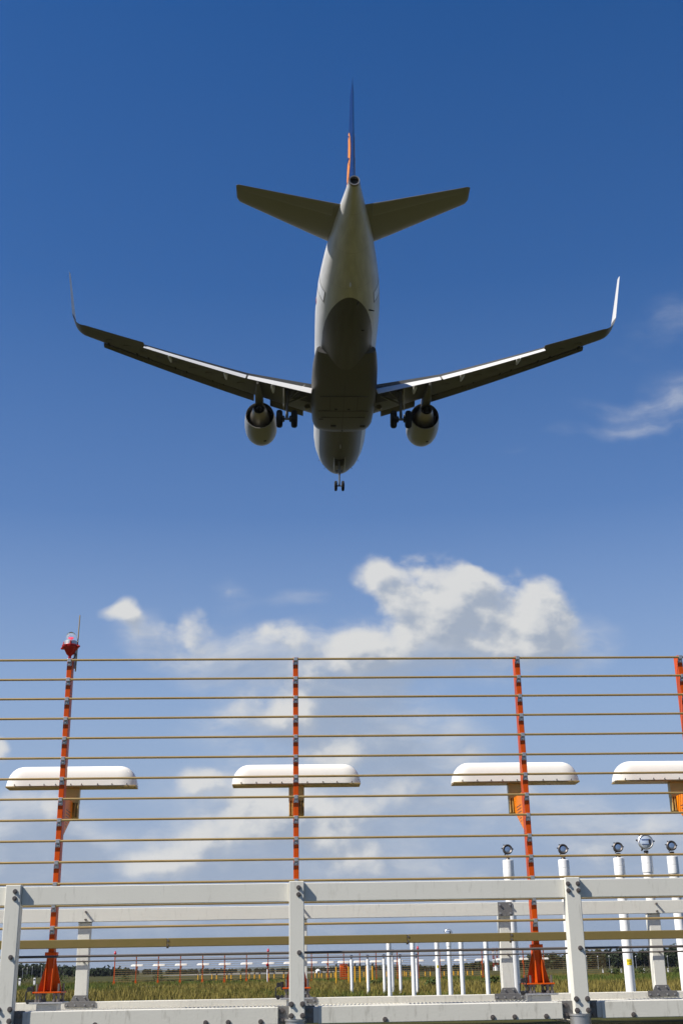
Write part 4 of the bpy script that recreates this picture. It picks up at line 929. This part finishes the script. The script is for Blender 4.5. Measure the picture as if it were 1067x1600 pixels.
# tail plane
for sd in (-1, 1):
    rr = [section(foil(np.interp(y, [.5, 6.22], [4.1, 1.5]), .10, camber=-.005), np.interp(y, [.5, 6.22], [31.25, 34.95]), y, 1.02+(y-.5)*tan(radians(6)), radians(-2), radians(6), sd) for y in (.4, 2, 4, 5.8, 6.1)]
    rr.append(section(foil(1.15, .07), 35.2, 6.24, 1.02+5.74*tan(radians(6)), radians(-2), radians(6), sd))
    h = MB().loft(rr).build('tailplane', M['tailplane'], plane, smooth=40)
    e = MB()
    for y0_, y1_ in ((1.1, 5.9),):
        el = []
        for y in (y0_, y1_):
            c = float(np.interp(y, [.5, 6.22], [4.1, 1.5])); el.append(section(foil(.30*c, .10), float(np.interp(y, [.5, 6.22], [31.25, 34.95]))+.715*c, y, 1.0+(y-.5)*tan(radians(6))+.025, radians(-2), radians(6), sd))
        e.loft(el)
    e.build('elevator', M['tailplane'], h, smooth=40)
# fin with the emblem
FZ0, FZ1 = 1.55, 8.35
def fx(z): return float(np.interp(z, [FZ0, FZ1], [29.6, 34.75]))
def fc(z): return float(np.interp(z, [FZ0, FZ1], [6.1, 2.0]))
def fin_half(x, z):
    u = min(max((x-fx(z))/fc(z), 0), 1); t = .095
    return 5*t*(.2969*sqrt(u)-.126*u-.3516*u*u+.2843*u**3-.1030*u**4)*fc(z)+.002
rr = []
for z in np.linspace(FZ0, FZ1-.25, 9).tolist()+[FZ1]:
    us = [(1-cos(pi*i/14))/2 for i in range(15)]; c = fc(z)*(1 if z < FZ1 else .86); x = fx(z)+(0 if z < FZ1 else .3)
    half = lambda u: (5*.095*(.2969*sqrt(u)-.126*u-.3516*u*u+.2843*u**3-.1030*u**4)*c+.002)*(1 if z < FZ1 else .4)
    rr.append([A(x+u*c, -half(u), z) for u in us]+[A(x+u*c, half(u), z) for u in us[::-1]])
fin = MB().loft(rr).build('tail_fin', M['a_blue'], plane, smooth=40)
def on_fin(x, z, sd, off): return A(x, sd*(fin_half(x, z)+off), z)
def fin_shape(name, poly, sd, mat, off, parent):
    me = bpy.data.meshes.new(name); bm = bmesh.new()
    vs = [bm.verts.new(on_fin(x, z, sd, off)) for x, z in poly]; bm.faces.new(vs); bmesh.ops.triangulate(bm, faces=bm.faces); bm.to_mesh(me); bm.free(); me.materials.append(mat)
    o = bpy.data.objects.new(name, me); C.objects.link(o); o.parent = parent; return o
for sd in (-1, 1):
    cx, cz, r = 33.95, 4.95, 1.48
    g = [[on_fin(cx+r*q*cos(2*pi*j/48), cz+r*q*sin(2*pi*j/48), sd, .020) for j in range(48)] for q in (1, .8, .6, .4, .2, .02)]
    em = MB().loft(g, False, True).build('emblem', M['a_orange'], fin, smooth=60)
    g = [[on_fin(cx+r*q*cos(2*pi*j/48), cz+r*q*sin(2*pi*j/48), sd, .026) for j in range(48)] for q in (.90, .84)]
    MB().loft(g, False, False).build('emblem_ring', M['a_blue'], em)
    k = .55
    bird = MB()
    def limb(pts):                              # tapering strokes of the flying crane
        L0 = [];
        for (x, z, w) in pts: L0.append((x, z, w))
        for (xa, za, wa), (xb, zb, wb) in zip(L0[:-1], L0[1:]):
            d = Vector((xb-xa, zb-za)).normalized(); nn_ = Vector((-d.y, d.x))
            q = [(xa+nn_.x*wa, za+nn_.y*wa), (xb+nn_.x*wb, zb+nn_.y*wb), (xb-nn_.x*wb, zb-nn_.y*wb), (xa-nn_.x*wa, za-nn_.y*wa)]
            bird.add([on_fin(cx+p, cz+s_, sd, .028) for p, s_ in q], [(0, 1, 2, 3)])
    limb([(.95, -.55, .02), (.45, -.25, .10), (0, -.02, .15), (-.35, .18, .08), (-.85, .50, .03)])
    limb([(.05, 0, .14), (.35, .40, .13), (.42, .95, .03)]); limb([(-.05, -.02, .13), (-.45, -.30, .11), (-.75, -.75, .02)])
    limb([(.25, -.15, .06), (.75, -.85, .015)])
    bird.build('emblem_bird', M['a_blue'], em)
# rudder
rr = []
for z in (2.1, 5.0, 7.9):
    c = fc(z)*.31; x = fx(z)+fc(z)*.70
    us = [(1-cos(pi*i/8))/2 for i in range(9)]
    hf = lambda u: fin_half(x+u*c, z)+.012*(1-u)
    rr.append([A(x+u*c, -hf(u), z) for u in us]+[A(x+u*c, hf(u), z) for u in us[::-1]])
MB().loft(rr).build('rudder', M['a_blue'], fin, smooth=40)

# landing gear
def wheel(x, y, z, r, w, parent):
    t = MB().rev(A(x, y-w/2, z), A(x, y+w/2, z), [(0, r*.62), (.02, r*.80), (.15, r*.95), (.35, r), (.65, r), (.85, r*.95), (.98, r*.80), (1, r*.62)], 32).build('wheel', M['rubber'], parent, smooth=40)
    MB().rev(A(x, y-w/2-.012, z), A(x, y+w/2+.012, z), [(0, r*.25), (.02, r*.55), (.98, r*.55), (1, r*.25)], 20).build('rim', M['gear_metal'], t, smooth=40)
for sd in (-1, 1):
    gx, gy, gz = 17.55, 3.795*sd, -3.80
    g = MB().cyl(A(17.35, gy*.98, wz(3.8)-.2), A(gx-.03, gy, -2.75), .15, .145, 16).cyl(A(gx-.03, gy, -2.75), A(gx, gy, gz), .095, .095, 14).cyl(A(gx, gy-.40, gz), A(gx, gy+.40, gz), .085, .085, 12).build('main_gear', M['gear_metal'], plane, smooth=40)
    MB().cyl(A(17.3, gy-.1*sd, -2.55), A(17.0, 2.3*sd, -1.75), .075, .075, 10).cyl(A(17.3, gy-.1*sd, -2.35), A(17.9, 2.6*sd, -1.5), .04, .04, 8).build('side_brace', M['gear_metal'], g, smooth=40)
    MB().cyl(A(gx+.12, gy, -2.7), A(gx+.38, gy, -3.15), .035, .035, 8).cyl(A(gx+.38, gy, -3.15), A(gx+.1, gy, gz+.1), .035, .035, 8).build('torque_link', M['gear_metal'], g)
    MB().prism([(16.95, -1.75), (17.95, -1.75), (17.75, -3.05), (17.2, -3.05)], lambda a, c: A(a, gy+sd*.22, c), lambda a, c: A(a, gy+sd*.25, c)).build('gear_door', M['a_light'], g)
    for s2 in (-1, 1): wheel(gx, gy+s2*.49, gz, .60, .42, g)
    for s2 in (-1, 1): MB().cyl(A(gx, gy+s2*.16, gz), A(gx, gy+s2*.30, gz), .20, .22, 16).build('brake', M['a_dark'], g, smooth=40)
gz = -4.02
ng = MB().cyl(A(5.25, 0, -1.85), A(5.12, 0, -3.1), .11, .10, 14).cyl(A(5.12, 0, -3.1), A(5.05, 0, gz), .065, .065, 12).cyl(A(5.05, -.28, gz), A(5.05, .28, gz), .05, .05, 10).cyl(A(5.15, 0, -2.9), A(4.2, 0, -2.0), .06, .06, 8).build('nose_gear', M['gear_metal'], plane, smooth=40)
for s2 in (-1, 1):
    wheel(5.05, s2*.27, gz, .395, .22, ng)
    MB().prism([(4.2, -2.02), (5.9, -2.02), (5.75, -2.62), (4.4, -2.62)], lambda a, c: A(a, s2*.40, c), lambda a, c: A(a, s2*.43, c)).build('gear_door', M['a_white'], ng)
    MB().rev(A(4.95, s2*.17, -2.75), A(4.82, s2*.17, -2.75), [(0, .05), (.5, .11), (1, .12)], 14).build('taxi_light', M['gear_metal'], ng, smooth=40)
b = MB(); b.add([A(4.2, -.30, -2.045), A(4.2, .30, -2.045), A(5.6, .34, -2.083), A(5.6, -.34, -2.083), A(4.2, -.30, -1.9), A(4.2, .30, -1.9), A(5.6, .34, -1.9), A(5.6, -.34, -1.9)], [(0, 1, 2, 3), (4, 7, 6, 5), (0, 4, 5, 1), (1, 5, 6, 2), (2, 6, 7, 3), (3, 7, 4, 0)])
b.build('gear_bay', M['a_dark'], ng)

# ------------------------------------------------------------------ the air over the airfield
hz_m = bpy.data.materials.new('haze'); hz_m.use_nodes = True; n_ = hz_m.node_tree.nodes; n_.remove(n_['Principled BSDF'])
pv = n_.new('ShaderNodeVolumePrincipled'); pv.inputs['Color'].default_value = (.80, .87, 1, 1); pv.inputs['Density'].default_value = .00005; pv.inputs['Anisotropy'].default_value = .2
hz_m.node_tree.links.new(pv.outputs[0], n_['Material Output'].inputs['Volume'])
tag(MB().box(-5400, 5400, -5400, 5400, -1.2, 62).build('haze', hz_m), 'thin pale haze in the air over the airfield', 'haze', kind='stuff')
